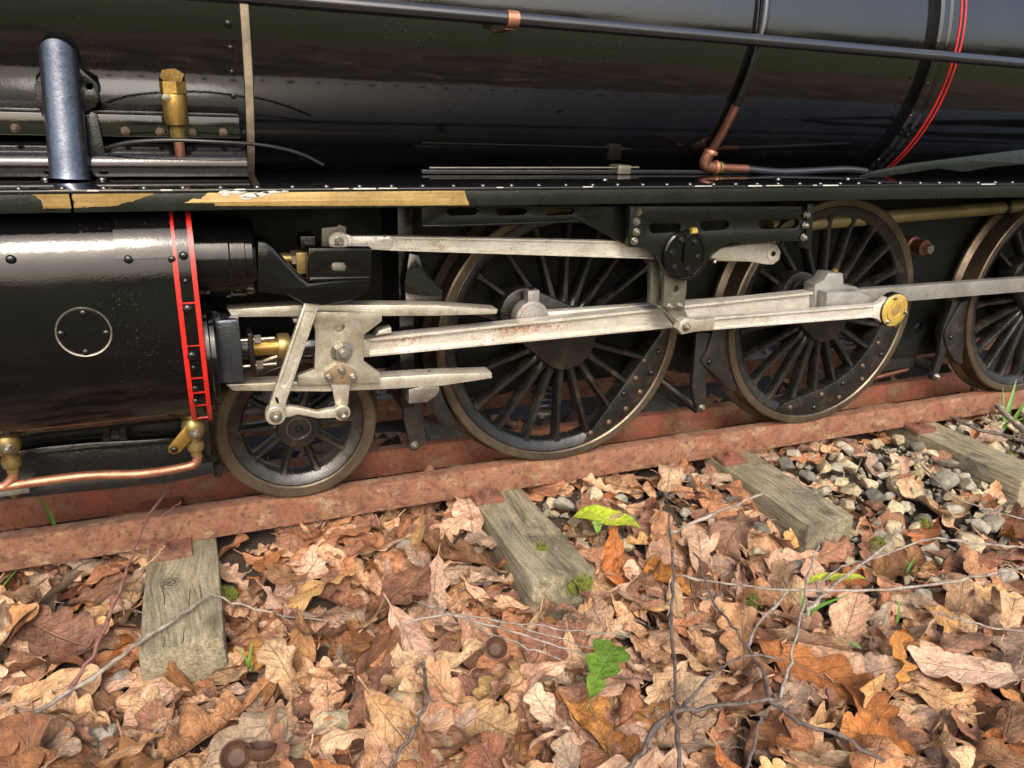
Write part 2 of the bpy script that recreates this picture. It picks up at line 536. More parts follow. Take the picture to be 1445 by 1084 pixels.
def hull(pts):
    pts = sorted(set((round(a, 6), round(b, 6)) for a, b in pts))
    def half(ps):
        h = []
        for p in ps:
            while len(h) > 1 and (h[-1][0]-h[-2][0])*(p[1]-h[-2][1])-(h[-1][1]-h[-2][1])*(p[0]-h[-2][0]) <= 0:
                h.pop()
            h.append(p)
        return h
    a, b = half(pts), half(pts[::-1])
    return a[:-1]+b[:-1]
def add_box(bm, x0, x1, y0, y1, z0, z1, bev=0.0):
    vs = [bm.verts.new((x, y, z)) for x in (x0, x1) for y in (y0, y1) for z in (z0, z1)]
    fs = [bm.faces.new([vs[i] for i in f]) for f in ((0, 1, 3, 2), (4, 6, 7, 5), (0, 4, 5, 1), (2, 3, 7, 6), (0, 2, 6, 4), (1, 5, 7, 3))]
    if bev:
        es = list({e for f in fs for e in f.edges})
        bmesh.ops.bevel(bm, geom=es, offset=bev, segments=2, affect='EDGES', profile=.6)
def box(name, x0, x1, y0, y1, z0, z1, mat, parent=None, bev=.0006):
    bm = bmesh.new()
    add_box(bm, x0, x1, y0, y1, z0, z1, bev)
    return mk(name, bm, mat, parent, 40)
def frame_of(axis):
    a = Vector(axis).normalized()
    u = a.orthogonal().normalized()
    if abs(a.x) > .9:
        u = Vector((0, 0, 1))-a*a.z
        u.normalize()
    return a, u, a.cross(u)
def add_lathe(bm, prof, pos, axis, seg=32, closed=False, cap=True, a0=0.0, a1=360.0):
    """prof: (r, h) with h along axis from pos"""
    a, u, v = frame_of(axis)
    pos = Vector(pos)
    full = abs(a1-a0) >= 360
    n = seg if full else seg+1
    rings = []
    for r, h in prof:
        rings.append([bm.verts.new(pos+a*h+(u*math.cos(math.radians(a0+(a1-a0)*k/seg))+v*math.sin(math.radians(a0+(a1-a0)*k/seg)))*max(r, 1e-5)) for k in range(n)])
    m = len(rings)
    for i in range(m if closed else m-1):
        A, B = rings[i], rings[(i+1) % m]
        for k in range(n if full else n-1):
            j = (k+1) % n
            bm.faces.new((A[k], A[j], B[j], B[k]))
    if cap and not closed and full:
        bm.faces.new(rings[0][::-1])
        bm.faces.new(rings[-1])
def lathe(name, prof, pos, axis, mat, parent=None, seg=32, closed=False, angle=35):
    bm = bmesh.new()
    add_lathe(bm, prof, pos, axis, seg, closed)
    return mk(name, bm, mat, parent, angle)
def add_tube(bm, pts, r, seg=10, radii=None):
    pts = [Vector(p) for p in pts]
    rings = []
    t = (pts[1]-pts[0]).normalized()
    u = t.orthogonal().normalized()
    for i, p in enumerate(pts):
        t2 = (pts[min(i+1, len(pts)-1)]-pts[max(i-1, 0)]).normalized()
        u = (u-t2*u.dot(t2)).normalized()
        v = t2.cross(u)
        rr = radii[i] if radii else r
        rings.append([bm.verts.new(p+(u*math.cos(2*PI*k/seg)+v*math.sin(2*PI*k/seg))*rr) for k in range(seg)])
    for A, B in zip(rings, rings[1:]):
        for k in range(seg):
            bm.faces.new((A[k], A[(k+1) % seg], B[(k+1) % seg], B[k]))
    bm.faces.new(rings[0][::-1])
    bm.faces.new(rings[-1])
def spline(pts, n=6):
    pts = [Vector(p) for p in pts]
    out = []
    for i in range(len(pts)-1):
        p0, p1, p2, p3 = pts[max(i-1, 0)], pts[i], pts[i+1], pts[min(i+2, len(pts)-1)]
        for k in range(n):
            t = k/n
            out.append(.5*((2*p1)+(p2-p0)*t+(2*p0-5*p1+4*p2-p3)*t*t+(3*p1-p0-3*p2+p3)*t*t*t))
    out.append(pts[-1])
    return out
def tube(name, pts, r, mat, parent=None, seg=12, n=6, radii=None):
    bm = bmesh.new()
    P = spline(pts, n) if n else [Vector(p) for p in pts]
    R = None
    if radii:
        R = [radii[0]+(radii[1]-radii[0])*k/(len(P)-1) for k in range(len(P))]
    add_tube(bm, P, r, seg, R)
    return mk(name, bm, mat, parent, 50)
def add_ext(bm, prof, x0, x1, off=0.0, closed=True):
    """profile in (y, z) swept along x; off moves it out along its normals"""
    n = len(prof)
    pr = []
    for i, (y, z) in enumerate(prof):
        a = Vector(prof[(i-1) % n] if (closed or i > 0) else prof[i])
        b = Vector(prof[(i+1) % n] if (closed or i < n-1) else prof[i])
        d = (b-a).normalized()
        pr.append((y-d.y*off*SGN, z+d.x*off*SGN))
    A = [bm.verts.new((x0, y, z)) for y, z in pr]
    B = [bm.verts.new((x1, y, z)) for y, z in pr]
    for i in range(n if closed else n-1):
        j = (i+1) % n
        bm.faces.new((A[i], A[j], B[j], B[i]))
    if closed:
        bm.faces.new(A[::-1])
        bm.faces.new(B)
SGN = 1.0
def small_mesh(name, fn, mat, angle=35):
    bm = bmesh.new()
    fn(bm)
    bmesh.ops.recalc_face_normals(bm, faces=bm.faces)
    me = bpy.data.meshes.new(name)
    bm.to_mesh(me)
    bm.free()
    me.materials.append(M[mat])
    smooth(me, angle)
    return me
def dome(axis, r, h, seg=12):
    return lambda bm: add_lathe(bm, [(r, 0), (r*.94, h*.45), (r*.68, h*.82), (r*.3, h*.98), (.0001, h)], (0, 0, 0), axis, seg)
def hexbolt(axis, r, h, stud=True):
    def f(bm):
        add_lathe(bm, [(r*1.25, 0), (r*1.25, h*.15)], (0, 0, 0), axis, 16)
        add_lathe(bm, [(r, h*.15), (r, h*.9), (r*.9, h)], (0, 0, 0), axis, 6)
        if stud:
            add_lathe(bm, [(r*.5, h), (r*.5, h*1.5), (r*.4, h*1.6)], (0, 0, 0), axis, 12)
    return f
FRONT = (0, -1, 0)
RIV = small_mesh('rivet', dome(FRONT, .0021, .0014), 'satin_black')
RIVB = small_mesh('rivet_bright', dome(FRONT, .0019, .0013), 'rivet_rust')
RIVT = small_mesh('rivet_top', dome((0, 0, 1), .0022, .0016), 'gloss_black')
NUT = small_mesh('nut', hexbolt(FRONT, .0034, .0035), 'nut_steel')
NUTS = small_mesh('nut_small', hexbolt(FRONT, .0022, .0022), 'nut_steel')
NUTD = small_mesh('nut_dark', hexbolt(FRONT, .0021, .0026), 'dark_nut')
NUTB = small_mesh('nut_black', hexbolt(FRONT, .0026, .0022, False), 'satin_black')
BIGNUT = small_mesh('nut_big', hexbolt(FRONT, .0058, .0055), 'nut_steel')

# ================================================================== the setting: one ground sheet out to the horizon
random.seed(7)
def ground_z(x, y):
    base = -.066
    if -.6 < x < 1.2 and -.7 < y < .6:
        base += .010*noise.noise(Vector((x*7, y*7, 1.3)))+.004*noise.noise(Vector((x*25, y*25, 4.1)))
    if y > -.14:
        base += .021*min(1, (y+.14)/.11)
    if y < -.16:
        base += -.05*(-.16-y)
    return max(base, -.10)
def axis_coords(n, near, far):
    out = []
    for i in range(-n, n+1):
        s = i/n
        out.append(near*s*1.0+math.copysign((abs(s)**6)*(far-near), s))
    return out
bm = bmesh.new()
xs = [x+.2 for x in axis_coords(90, 1.6, 130)]
ys = [y-.1 for y in axis_coords(90, 1.4, 130)]
vg = [[bm.verts.new((x, y, ground_z(x, y))) for y in ys] for x in xs]
for i in range(len(xs)-1):
    for j in range(len(ys)-1):
        bm.faces.new((vg[i][j], vg[i+1][j], vg[i+1][j+1], vg[i][j+1]))
ground = mk('ground', bm, 'soil', None, 180, origin=(0, 0, -.066))
tag(ground, 'dark soil ground under the fallen leaves', None, kind='structure')

# ================================================================== the track
def rail(y0, y1, mat, label):
    bm = bmesh.new()
    add_box(bm, -3.0, 5.0, y0, y1, -.0254, 0.0, .0007)
    # long bar: cut it so that its edges are not perfectly straight
    cuts = [-.7+.03*k for k in range(60)]
    for cx in cuts:
        bmesh.ops.bisect_plane(bm, geom=bm.verts[:]+bm.edges[:]+bm.faces[:], plane_co=(cx, 0, 0), plane_no=(1, 0, 0))
    for v in bm.verts:
        v.co.y += .0003*noise.noise(Vector((v.co.x*6, 3, v.co.z*20)))
        v.co.z += .0002*noise.noise(Vector((v.co.x*9, 8, v.co.y*20)))
    o = mk('rail', bm, mat, None, 35)
    return tag(o, label, 'rail')
rail(.003, .0155, 'rail_rust', 'rusty flat steel rail carrying the wheel treads on the sleeper clips')
rail(.0665, .078, 'inner_rust', 'redder rusty inner rail running parallel behind the wheels')
rail(.1945, .207, 'rail_rust', 'rusty outer rail under the locomotive beyond both other rails')
# spacers welded between the two rails
tag(box('rail_spacer', -.3500, -.3180, .0158, .0662, -.0245, -.0165, 'inner_rust', None, .001), 'rusty spacer block between the two parallel rails', 'spacer')

SL = [(-.585, '', -.125, 0), (-.3195, 'grey-green timber sleeper with a dark knot beside the leading wheel', -.124, .2), (-.0570, 'timber sleeper with a round tuft of moss on top', -.135, -.3),
      (.1985, 'olive-stained timber sleeper beside the exposed ballast stones', -.1355, .4), (.4600, 'timber sleeper beyond the ballast stones near the grass tuft', -.1385, 0), (.722, '', -.13, 0)]
def sleeper(x, yend, label, seed, w=.0505):
    rng = random.Random(seed)
    bm = bmesh.new()
    add_box(bm, x-w/2, x+w/2, yend, .33, -.075, -.0258, .0028)
    for k in range(1, 30):
        bmesh.ops.bisect_plane(bm, geom=bm.verts[:]+bm.edges[:]+bm.faces[:], plane_co=(0, yend+.015*k, 0), plane_no=(0, 1, 0))
    for v in bm.verts:
        p = Vector((v.co.x*30, v.co.y*18, v.co.z*30+seed))
        v.co.x += .0021*noise.noise(p)
        if v.co.z < -.03:
            v.co.z += .001*noise.noise(p+Vector((5, 0, 0)))
        v.co.y += .002*noise.noise(p+Vector((0, 9, 0)))
    o = mk('sleeper', bm, 'sleeper_wood', None, 35)
    return tag(o, label or 'plain timber sleeper at the far reach of the track', 'sleeper', 'track sleepers')
for i, (x, lab, ye, _) in enumerate(SL):
    sl = sleeper(x, ye, lab, i*3.7)
sls = [o for o in COL.objects if o.name.startswith('sleeper')]
rc_ = random.Random(4)
for s_, (sx, _, ye, _) in zip(sls[1:5], SL[1:5]):
    for k in range(5):
        x0, y0 = sx+rc_.uniform(-.02, .02), rc_.uniform(ye+.004, -.04)
        ln = rc_.uniform(.012, .034)
        pts = [(x0+rc_.gauss(0, .0006), max(ye+.003, y0-ln*q), -.0261) for q in (0, .33, .66, 1)]
        bm = bmesh.new()
        add_tube(bm, spline(pts, 3), .0005, 4, None)
        mk('crack', bm, 'bark', s_)
# rail clips
def clip(x, w, label, y1=-.017, dx=0.0):
    root = empty('rail_clip', (x, -.006, -.0258))
    bm = bmesh.new()
    add_box(bm, x-w/2, x+w/2, y1, .0025, -.0262, -.0212, .0012)
    mk('base_plate', bm, 'plate_rust', root)
    bx = x+dx
    lathe('bolt', [(.0062, 0), (.0062, .0012), (.0045, .0014), (.0044, .0055), (.0036, .0062)], (bx, -.0078, -.0213), (0, 0, 1), 'plate_rust', root, 6)
    tag(root, label, 'rail clip', 'rail clips')
clip(-.327, .030, 'rusty rail clip on the knotty sleeper by the leading wheel', -.019, -.006)
clip(-.0705, .026, 'rusty rail clip on the sleeper with the moss tuft', -.015, -.002)
clip(.1875, .027, 'rusty rail clip on the olive-stained sleeper', -.018, 0)
clip(.4465, .028, 'rusty rail clip on the sleeper near the grass tuft', -.018, .004)

# ================================================================== the locomotive
loco = empty('steam_locomotive', (.1, .105, 0))
tag(loco, 'black miniature steam locomotive with red-lined cylinder and bright steel rods', 'locomotive')
R1 = .137
# ---- boiler, smokebox, firebox
def ring_part(name, x0, x1, r, mat, seg=96, parent=None, lip=.0015):
    return lathe(name, [(r-lip, 0), (r, lip), (r, (x1-x0)-lip), (r-lip, x1-x0)], (x0, BY, BZ), (1, 0, 0), mat, parent or loco, seg)
boiler = ring_part('boiler', -.2435, .329, R1, 'gloss_black', 128)
smokebox = ring_part('smokebox', -.56, -.2465, R1+.0012, 'gloss_black', 128)
firebox = ring_part('firebox', .3275, 1.05, .1425, 'gloss_black', 128)
ring_part('joint_strip', -.2475, -.2425, R1+.0016, 'cream_strip', 128, smokebox, .0004)
band = ring_part('boiler_band', .3185, .3405, .1455, 'gloss_black', 128, firebox, .002)
ring_part('band_lip', .3265, .332, .1475, 'gloss_black', 128, firebox, .0018)
for x in (.3424, .3474):
    ring_part('lining', x, x+.0017, .1437, 'red_paint', 128, firebox, .0003)
ring_part('lining_ground', .3436, .3478, .1433, 'green_black', 128, firebox, .0003)
ring_part('cladding_band', .133, .1400, R1+.0012, 'gloss_black', 128, boiler, .0004)
def on_cyl(name, me, px, py, r, parent, s=1.0):
    p = atcyl(px, py, r)
    n = Vector((0, p.y-BY, p.z-BZ)).normalized()
    q = Vector(FRONT).rotation_difference(n)
    return inst(name, me, p, parent, q.to_euler(), s)
for a, b in ((1323, 58), (1309, 117), (1285, 163), (1240, 225)):
    on_cyl('rivet', RIVB, a, b, .1472, firebox, .55)
for a, b, s in ((322, 34, 1.15), (325.5, 68, .95), (327.5, 102, .85), (329.5, 136, .85)):
    on_cyl('rivet', RIV, a, b, R1+.0012, smokebox, s)
p = atcyl(333, 86, R1+.0012)
lathe('bolt_hole', [(.0034, -.003), (.0034, .0006), (.0022, .0006), (.0022, -.003)], p, Vector((0, p.y-BY, p.z-BZ)), 'satin_black', smokebox, 16)
# ---- angle strip and saddle under the smokebox
strip = box('smokebox_angle', -.56, -.2525, -.0165, -.0145, .2755, .2885, 'gloss_black')
strip.parent = loco
strip.location = WLOC[strip.name]-WLOC[loco.name]
box('angle_flange', -.56, -.2525, -.0165, .01, .2886, .2908, 'satin_black', strip, .0006)
for a, b in ((22, 181), (177, 185), (226, 186), (271, 187), (315, 187)):
    inst('nut', NUTD, at(a, b, -.0166), strip, None, 1.0)
SGN = 1
sad = [(.05, .2525), (-.028, .2525), (-.0305, .258), (-.0285, .264), (-.022, .2695), (-.012, .272), (.05, .2725)]
bm = bmesh.new()
add_ext(bm, sad, -.56, -.2505)
saddle = mk('smokebox_saddle', bm, 'cylinder_black', loco, 50)
# ---- steam pipe with its flange
p0, p1 = at(98, 246, -.036), at(84, 92, -.031)
p0.z = .2521
ax = (p1-p0).normalized()
L = (p1-p0).length
bm = bmesh.new()
add_lathe(bm, [(.0112, 0), (.0106, .003), (.0101, L-.004), (.0100, L+.004)], p0, ax, 48)
top = [v for v in bm.verts if (v.co-p0).dot(ax) > L-.001]
for v in top:                                      # oblique cut that meets the smokebox
    v.co -= ax*((v.co.y-p1.y)*.9)
spipe = mk('steam_pipe', bm, 'shiny_pipe', loco, 50)
plate('pipe_flange', [(48, 120), (60, 100), (75, 90), (112, 96), (137, 118), (141, 140), (133, 152), (120, 158), (118, 170), (60, 165), (50, 140)], -.0262, .006, 'satin_black', spipe, holes=[circle_px for circle_px in ([(126+5*math.cos(a), 122+5*math.sin(a)) for a in [2*PI*k/12 for k in range(12)]],)])
plate('gusset', [(128, 158), (136, 160), (150, 222), (152, 240), (118, 240), (118, 170)], -.026, .004, 'satin_black', spipe)
for a, b in ((62, 238), (142, 236)):
    q = at(a, b, -.036)
    inst('bolt', RIVT, (q.x, -.036, .2515), spipe, None, 1.3)
# ---- brass relief valve on the smokebox side
vt, vb = at(243, 115, -.026), at(255, 222, -.026)
va = (vb-vt).normalized()
VL = (vb-vt).length
valve = lathe('relief_valve', [(.0071, .0075), (.0073, .009), (.0069, .0245), (.0064, .0252)], vt, va, 'brass', loco, 32)
lathe('hex_cap', [(.0073, 0), (.0078, .0005), (.0078, .0068), (.0073, .0075)], vt, va, 'brass', valve, 6, angle=20)
th = []
for k in range(9):
    th += [(.0047, .0254+k*.0009), (.0041, .02585+k*.0009)]
lathe('thread', th, vt, va, 'dull_brass', valve, 24)
lathe('stub', [(.0031, .033), (.0031, VL-.001), (.0026, VL)], vt, va, 'copper', valve, 20)
q = vt+va*.018
lathe('nipple', [(.0035, 0), (.0035, .03)], q, (0, 1, .1), 'dull_brass', valve, 16)
inst('screw', NUTS, at(234, 137, -.0335), valve, None, .75)
# ---- thin cable and the rod lying on the running board
cab = [(150, 209, -.028), (185, 201, -.034), (240, 198, -.038), (300, 200, -.04), (370, 205, -.036), (420, 216, -.03), (456, 233, -.024)]
tube('cable', [at(*c) for c in cab], .00115, 'rubber', loco, 8)
# ---- handrail
rail_o = tube('handrail', [(-.75, -.055, .3575), (-.22, -.055, .3556), (.41, -.055, .351), (1.1, -.055, .3465)], .0043, 'handrail_black', loco, 16, 4)
p = at(722, 27, -.055)
lathe('handrail_clip', [(.0047, -.004), (.0053, -.004), (.0053, .004), (.0047, .004)], p, (1, 0, -.008), 'copper', rail_o, 24, True)
box('clip_tab', p.x-.004, p.x+.003, -.054, -.03, p.z-.0066, p.z-.0056, 'dark_copper', rail_o, .0002)
for x in (-.45, .62):
    tube('handrail_bracket', [(x, -.055, .354), (x, -.02, .354)], .003, 'gloss_black', rail_o, 10, 0)
# ---- boiler pipe: down the cladding, elbow, along the board
def cylp(x, deg, r=R1+.0035):
    return Vector((x, BY-r*math.cos(math.radians(deg)), BZ+r*math.sin(math.radians(deg))))
tube('boiler_pipe', [cylp(.137-.0003*max(0, -d), d, R1+.004) for d in (70, 50, 30, 15, 5, -5, -15, -24)], .0036, 'gloss_black', loco, 14, 4)
e0 = cylp(.128, -42, R1+.004)
tube('copper_pipe', [cylp(.1298, -24, R1+.004), cylp(.129, -30, R1+.004), cylp(.1285, -36, R1+.004), e0], .0036, 'dark_copper', loco, 14, 4)
elb = tube('pipe_elbow', [e0, e0+Vector((-.003, .0015, -.006)), e0+Vector((-.0025, .003, -.0115)), e0+Vector((.004, .003, -.0135)), e0+Vector((.010, .003, -.0138))], .005, 'dark_copper', loco, 16, 5)
for pp, dd in ((e0+Vector((0, 0, -.001)), (-.2, .1, -1)), (e0+Vector((.0085, .003, -.0138)), (1, 0, 0))):
    lathe('collar', [(.0058, -.0015), (.0062, 0), (.0058, .0018)], pp, dd, 'copper', elb, 20)
lathe('solder', [(.0052, 0), (.005, .003)], e0+Vector((.0115, .003, -.0138)), (1, 0, 0), 'dull_brass', elb, 16)
h0 = e0+Vector((.012, .003, -.0138))
tube('copper_pipe', [h0, h0+Vector((.03, 0, -.001))], .0034, 'dark_copper', loco, 14, 0)
tube('board_pipe', [h0+Vector((.029, 0, -.001)), h0+Vector((.07, -.002, -.0035)), (.275, h0.y-.006, .2560), (.30, h0.y-.008, .2545)], .0033, 'handrail_black', loco, 12, 4)
# ---- running board, valance, rivets
YB = -.09
board = box('running_board', -.8, 1.3, YB-.0006, .05, .2492, .2512, 'gloss_black', loco, .0005)
x = -.3706
while x < .62:
    inst('rivet', RIVT, (x, -.0815+.0008*random.uniform(-1, 1), .2511), board, None, random.uniform(.9, 1.08))
    x += .0202 if x < .2 else .0225
for x0, x1 in ((-.8, -.3470), (-.3455, .300), (.3003, 1.3)):
    val = box('valance', x0, x1, YB, YB+.003, .2393, .2491, 'green_black', loco, .0004)
    if abs(x0+.3455) < .001:
        main_val = val
    if x0 < -.7:
        left_val = val
    if x0 > .2:
        right_val = val
# chipped edge of the board: bare metal where the paint has flaked
def flake(pxs, parent, mat, name, dY=.0003):
    r_ = random.Random(int(pxs[0][0]*7+pxs[0][1]))
    out = []
    for a, b in zip(pxs, pxs[1:]+pxs[:1]):
        n = max(1, int(math.hypot(b[0]-a[0], b[1]-a[1])/4))
        for k in range(n):
            t = k/n
            x_, y_ = a[0]+(b[0]-a[0])*t, a[1]+(b[1]-a[1])*t
            free = abs(b[1]-a[1]) > 2
            out.append((x_+(r_.gauss(0, .9) if free else 0), y_+(r_.gauss(0, .7) if free else r_.uniform(0, .5)*(1 if y_ < 280 else -1))))
    pxs = out
    return plate(name, pxs, YB-dY, .0004, mat, parent, bev=.0001)
flake([(37, 269), (96, 268), (101, 294.5), (60, 294.5), (58, 282), (45, 275)], left_val, 'bare_brass', 'bare_patch')
flake([(101, 268), (160, 267.5), (229, 268), (222, 271), (209, 277), (197, 280), (184, 285), (164, 291), (105, 294)], main_val, 'bare_brass', 'bare_patch')
flake([(259, 287), (270, 282.5), (282, 280), (293, 273), (306, 268.5), (480, 268), (655, 268), (662, 290.2), (480, 291), (304, 291), (303, 287.5)], main_val, 'bare_brass', 'bare_patch')
rng = random.Random(3)
for (a, b, w, h) in ((330, 271, 26, 3), (352, 276, 15, 3), (368, 274, 14, 4.5), (385, 271, 18, 2.2), (318, 275, 8, 2.5), (347, 281, 10, 1.8), (340, 278, 5, 1.4), (402, 270, 9, 1.4)):
    flake([(a+w*(1+.45*rng.uniform(-1, 1))*math.cos(t)*.75, b+h*(1+.55*rng.uniform(-1, 1))*math.sin(t)) for t in [2*PI*k/14 for k in range(14)]], main_val, 'primer_white', 'primer_flake', .0006)
for a0, a1 in ((122, 139), (226, 243), (331, 346), (470, 492), (498, 530), (534, 560), (700, 710), (822, 836), (980, 1004), (1055, 1074), (1080, 1104), (1146, 1152), (1160, 1182), (1383, 1402)):
    xa, xb = at(a0, 264, YB).x, at(a1, 264, YB).x
    zz = rng.uniform(.2503, .2507)
    box('chipped_edge', xa, xb, YB-.0009, YB+.0002, zz, .2513, 'primer_white', board, .0003)
# things fixed on the board
bm = bmesh.new()
add_box(bm, -.125, .34, .004, .012, .2515, .2545, .0006)
mk('board_angle', bm, 'satin_black', loco, 40)
q = atz(912, 243, .256)
clampo = box('board_clamp', q.x-.006, q.x+.006, .0, .016, .2514, .2585, 'link_steel', loco, .001)
tube('reach_rod', [(-.12, .002, .2560), (.05, .004, .2565), (q.x, .006, .2568)], .0007, 'link_steel', loco, 8, 3)
for a, b in ((1119, 254), (1222, 254), (860, 253)):
    q = atz(a, b, .2525)
    inst('bolt', RIVT, (q.x, -.045, .2511), board, None, 1.4)
plate('board_flare', [(1212, 249), (1240, 240), (1285, 231), (1340, 224), (1445, 211), (1600, 195), (1600, 240), (1445, 232), (1400, 236), (1360, 243), (1325, 238), (1280, 245), (1225, 251)], -.045, .0025, 'green_black', loco)

# ---- cylinder casting
cyl_prof = [(.02, .2445), (-.045, .2440), (-.066, .2405), (-.080, .2320), (-.0885, .2200), (-.0925, .2050), (-.0940, .1850), (-.0940, .1650), (-.0925, .1480), (-.0890, .1330), (-.0825, .1195), (-.0730, .1085), (-.0610, .1010), (-.0470, .0970), (-.03, .0955), (.02, .0965)]
def finer(pr, n=4):
    P = spline([(a, b, 0) for a, b in pr], n)
    return [(p.x, p.y) for p in P]
cprof = finer(cyl_prof)
bm = bmesh.new()
add_ext(bm, cprof, -.56, -.2890)
cyl = mk('cylinder', bm, 'cylinder_black', loco, 50)
# orientation of the profile: find the sign that moves it outwards
def ext_part(name, prof, x0, x1, off, mat, parent, thick=.0012):
    """a strip that follows the profile, standing proud of it"""
    n = len(prof)
    outer, inner = [], []
    for i, (y, z) in enumerate(prof):
        a = Vector(prof[max(i-1, 0)]); b = Vector(prof[min(i+1, n-1)])
        d = (b-a).normalized()
        nx, nz = d.y, -d.x
        if nx*(y+.0)+nz*(z-.17) < 0 and (y*y+(z-.17)**2) > 1e-6:
            nx, nz = -nx, -nz
        outer.append((y+nx*off, z+nz*off)); inner.append((y+nx*(off-thick-.002), z+nz*(off-thick-.002)))
    bm = bmesh.new()
    pr = outer+inner[::-1]
    A = [bm.verts.new((x0, y, z)) for y, z in pr]
    B = [bm.verts.new((x1, y, z)) for y, z in pr]
    m = len(pr)
    for i in range(m):
        j = (i+1) % m
        bm.faces.new((A[i], A[j], B[j], B[i]))
    for i in range(n-1):
        bm.faces.new((A[i], A[i+1], A[m-2-i], A[m-1-i]))
        bm.faces.new((B[i], B[i+1], B[m-2-i], B[m-1-i]))
    return mk(name, bm, mat, parent, 50)
topprof = [p for p in cprof if p[1] > .2125 and p[0] < .0]
ext_part('top_cover', topprof, -.56, -.3905, .0022, 'cylinder_black', cyl)
ext_part('top_cover', topprof, -.3285, -.2988, .0022, 'cylinder_black', cyl)
front_prof = [p for p in cprof if p[0] < -.02]
ext_part('cylinder_band', front_prof, -.2998, -.2872, .0012, 'cylinder_black', cyl)
ext_part('red_line', front_prof, -.2997, -.2970, .0020, 'red_paint', cyl)
ext_part('red_line', front_prof, -.2901, -.2875, .0020, 'red_paint', cyl)
def prof_y(z):
    fr = [p for p in cprof if p[0] < -.04]
    for a, b in zip(fr, fr[1:]):
        if (a[1]-z)*(b[1]-z) <= 0 and a[1] != b[1]:
            return a[0]+(b[0]-a[0])*(z-a[1])/(b[1]-a[1])
    return -.05
for z0, z1 in ((.1868, .1876), (.1610, .1615), (.1400, .1405), (.1295, .1303), (.1195, .1200), (.1055, .1075)):
    ext_part('red_line', [(prof_y(z0+(z1-z0)*k/3), z0+(z1-z0)*k/3) for k in range(3, -1, -1)], -.2972, -.2900, .0018, 'red_paint', cyl)
def on_band(a, b, me, s, Y=None):
    zt = at(a, b, -.094).z
    yy = min((abs(p[1]-zt), p[0]) for p in cprof if p[0] < -.05)[1]
    inst('bolt', me, at(a, b, yy-.0012), cyl, None, s)
for a, b, s in ((15, 366, 1.2), (181, 366, 1.2), (243, 366, 1.1), (259, 361, 1.2), (262, 397, .8), (265, 436, 1.5), (271, 502, 1.4), (273, 519, .7), (275, 548, .9), (276, 566, .8)):
    on_band(a, b, RIV, s)
# oval inspection cover
cc = at(118.5, 469, -.0945)
rim = []
lathe('inspection_cover', [(.0127, -.001), (.0134, .0010), (.0142, .0012), (.0146, -.001)], (cc.x, -.0938, cc.z), FRONT, 'nut_steel', cyl, 48, True)
lathe('cover_plate', [(.0128, -.001), (.0127, .0006), (.004, .0008), (.0001, .0008)], (cc.x, -.0938, cc.z), FRONT, 'cylinder_black', cyl, 40)
for a, b in ((117, 442), (86, 471), (150, 470), (121, 497)):
    inst('bolt', RIV, at(a, b, -.0946), cyl, None, 1.0)
# valve chest end
lathe('valve_chest', [(.0262, 0), (.0262, .021), (.0255, .022), (.0255, .0305), (.0248, .031), (.0248, .035), (.0235, .037)], (-.2895, -.046, .2045), (1, 0, -.012), 'cylinder_black', loco, 64, angle=30)
cover = lathe('cylinder_cover', [(.0405, 0), (.0405, .004), (.0395, .0048), (.036, .005), (.036, .0075), (.02, .009)], (-.2888, -.042, .1405), (1, 0, 0), 'cylinder_black', loco, 64, angle=30)
box('gland_block', -.2805, -.2650, -.058, -.026, .1225, .1660, 'shiny_pipe', cover, .0025)
inst('bolt', NUTB, at(302, 446, -.05), cover, (0, PI/2*0, 0), 1.1)
for zz in (.1325, .1505):
    tube('gland_stud', [(-.266, -.055, zz), (-.2440, -.055, zz)], .0013, 'nut_steel', cover, 8, 0)
    lathe('gland_nut', [(.0032, 0), (.0032, .004), (.0027, .0045)], (-.2570, -.055, zz), (1, 0, 0), 'nut_steel', cover, 6, angle=20)
box('gland_flange', -.2610, -.2575, -.0585, -.028, .1275, .1555, 'satin_black', cover, .0012)
lathe('gland', [(.0085, 0), (.0085, .006)], (-.266, -.042, .1415), (1, 0, 0), 'satin_black', cover, 24)
# piston rod
pz = lambda x: .1412-.006*(x+.26)/.06*.6
prod = lathe('piston_rod', [(.0061, 0), (.0061, .068)], (-.266, -.042, .1418), (1, 0, -.04), 'brass', loco, 32)
lathe('rod_collar', [(.0085, 0), (.0090, .001), (.0090, .007), (.0085, .008)], (-.2415, -.042, .1408), (1, 0, -.04), 'dull_brass', prod, 32)
lathe('rod_socket', [(.0085, 0), (.0095, .002), (.0095, .012), (.0085, .016)], (-.2300, -.042, .1400), (1, 0, -.04), 'gloss_black', prod, 32)

# ---- slide bars
YS = -.047
plate('slide_bar', [(321, 437), (430, 430), (617, 431), (703, 437), (701, 443.5), (617, 446), (535, 446.5), (425, 447), (328, 448)], YS, .015, 'motion_steel', loco, bev=.0008)
lower = plate('slide_bar', [(318, 543), (390, 540), (540, 533), (622, 528), (694, 526), (695, 534), (622, 545), (540, 550), (460, 553), (329, 552)], YS, .015, 'motion_steel', loco, bev=.0008)
inst('oil_hole', RIVB, at(606, 524, -.042), lower, (-PI/2, 0, 0), .6)
plate('slide_bar_stay', [(577, 550), (598, 545.5), (620, 545.5), (620, 552), (614, 560), (602, 568), (577, 570)], -.046, .02, 'nut_steel', loco)
plate('slide_bar_bracket', [(577, 356), (592, 358), (598, 378), (626, 412), (625, 424), (613, 430), (590, 431), (572, 427), (570, 400)], -.034, .02, 'gloss_black', loco, bev=.003)
box('motion_stay', -.150, -.139, -.020, .034, .075, .235, 'satin_black', loco)
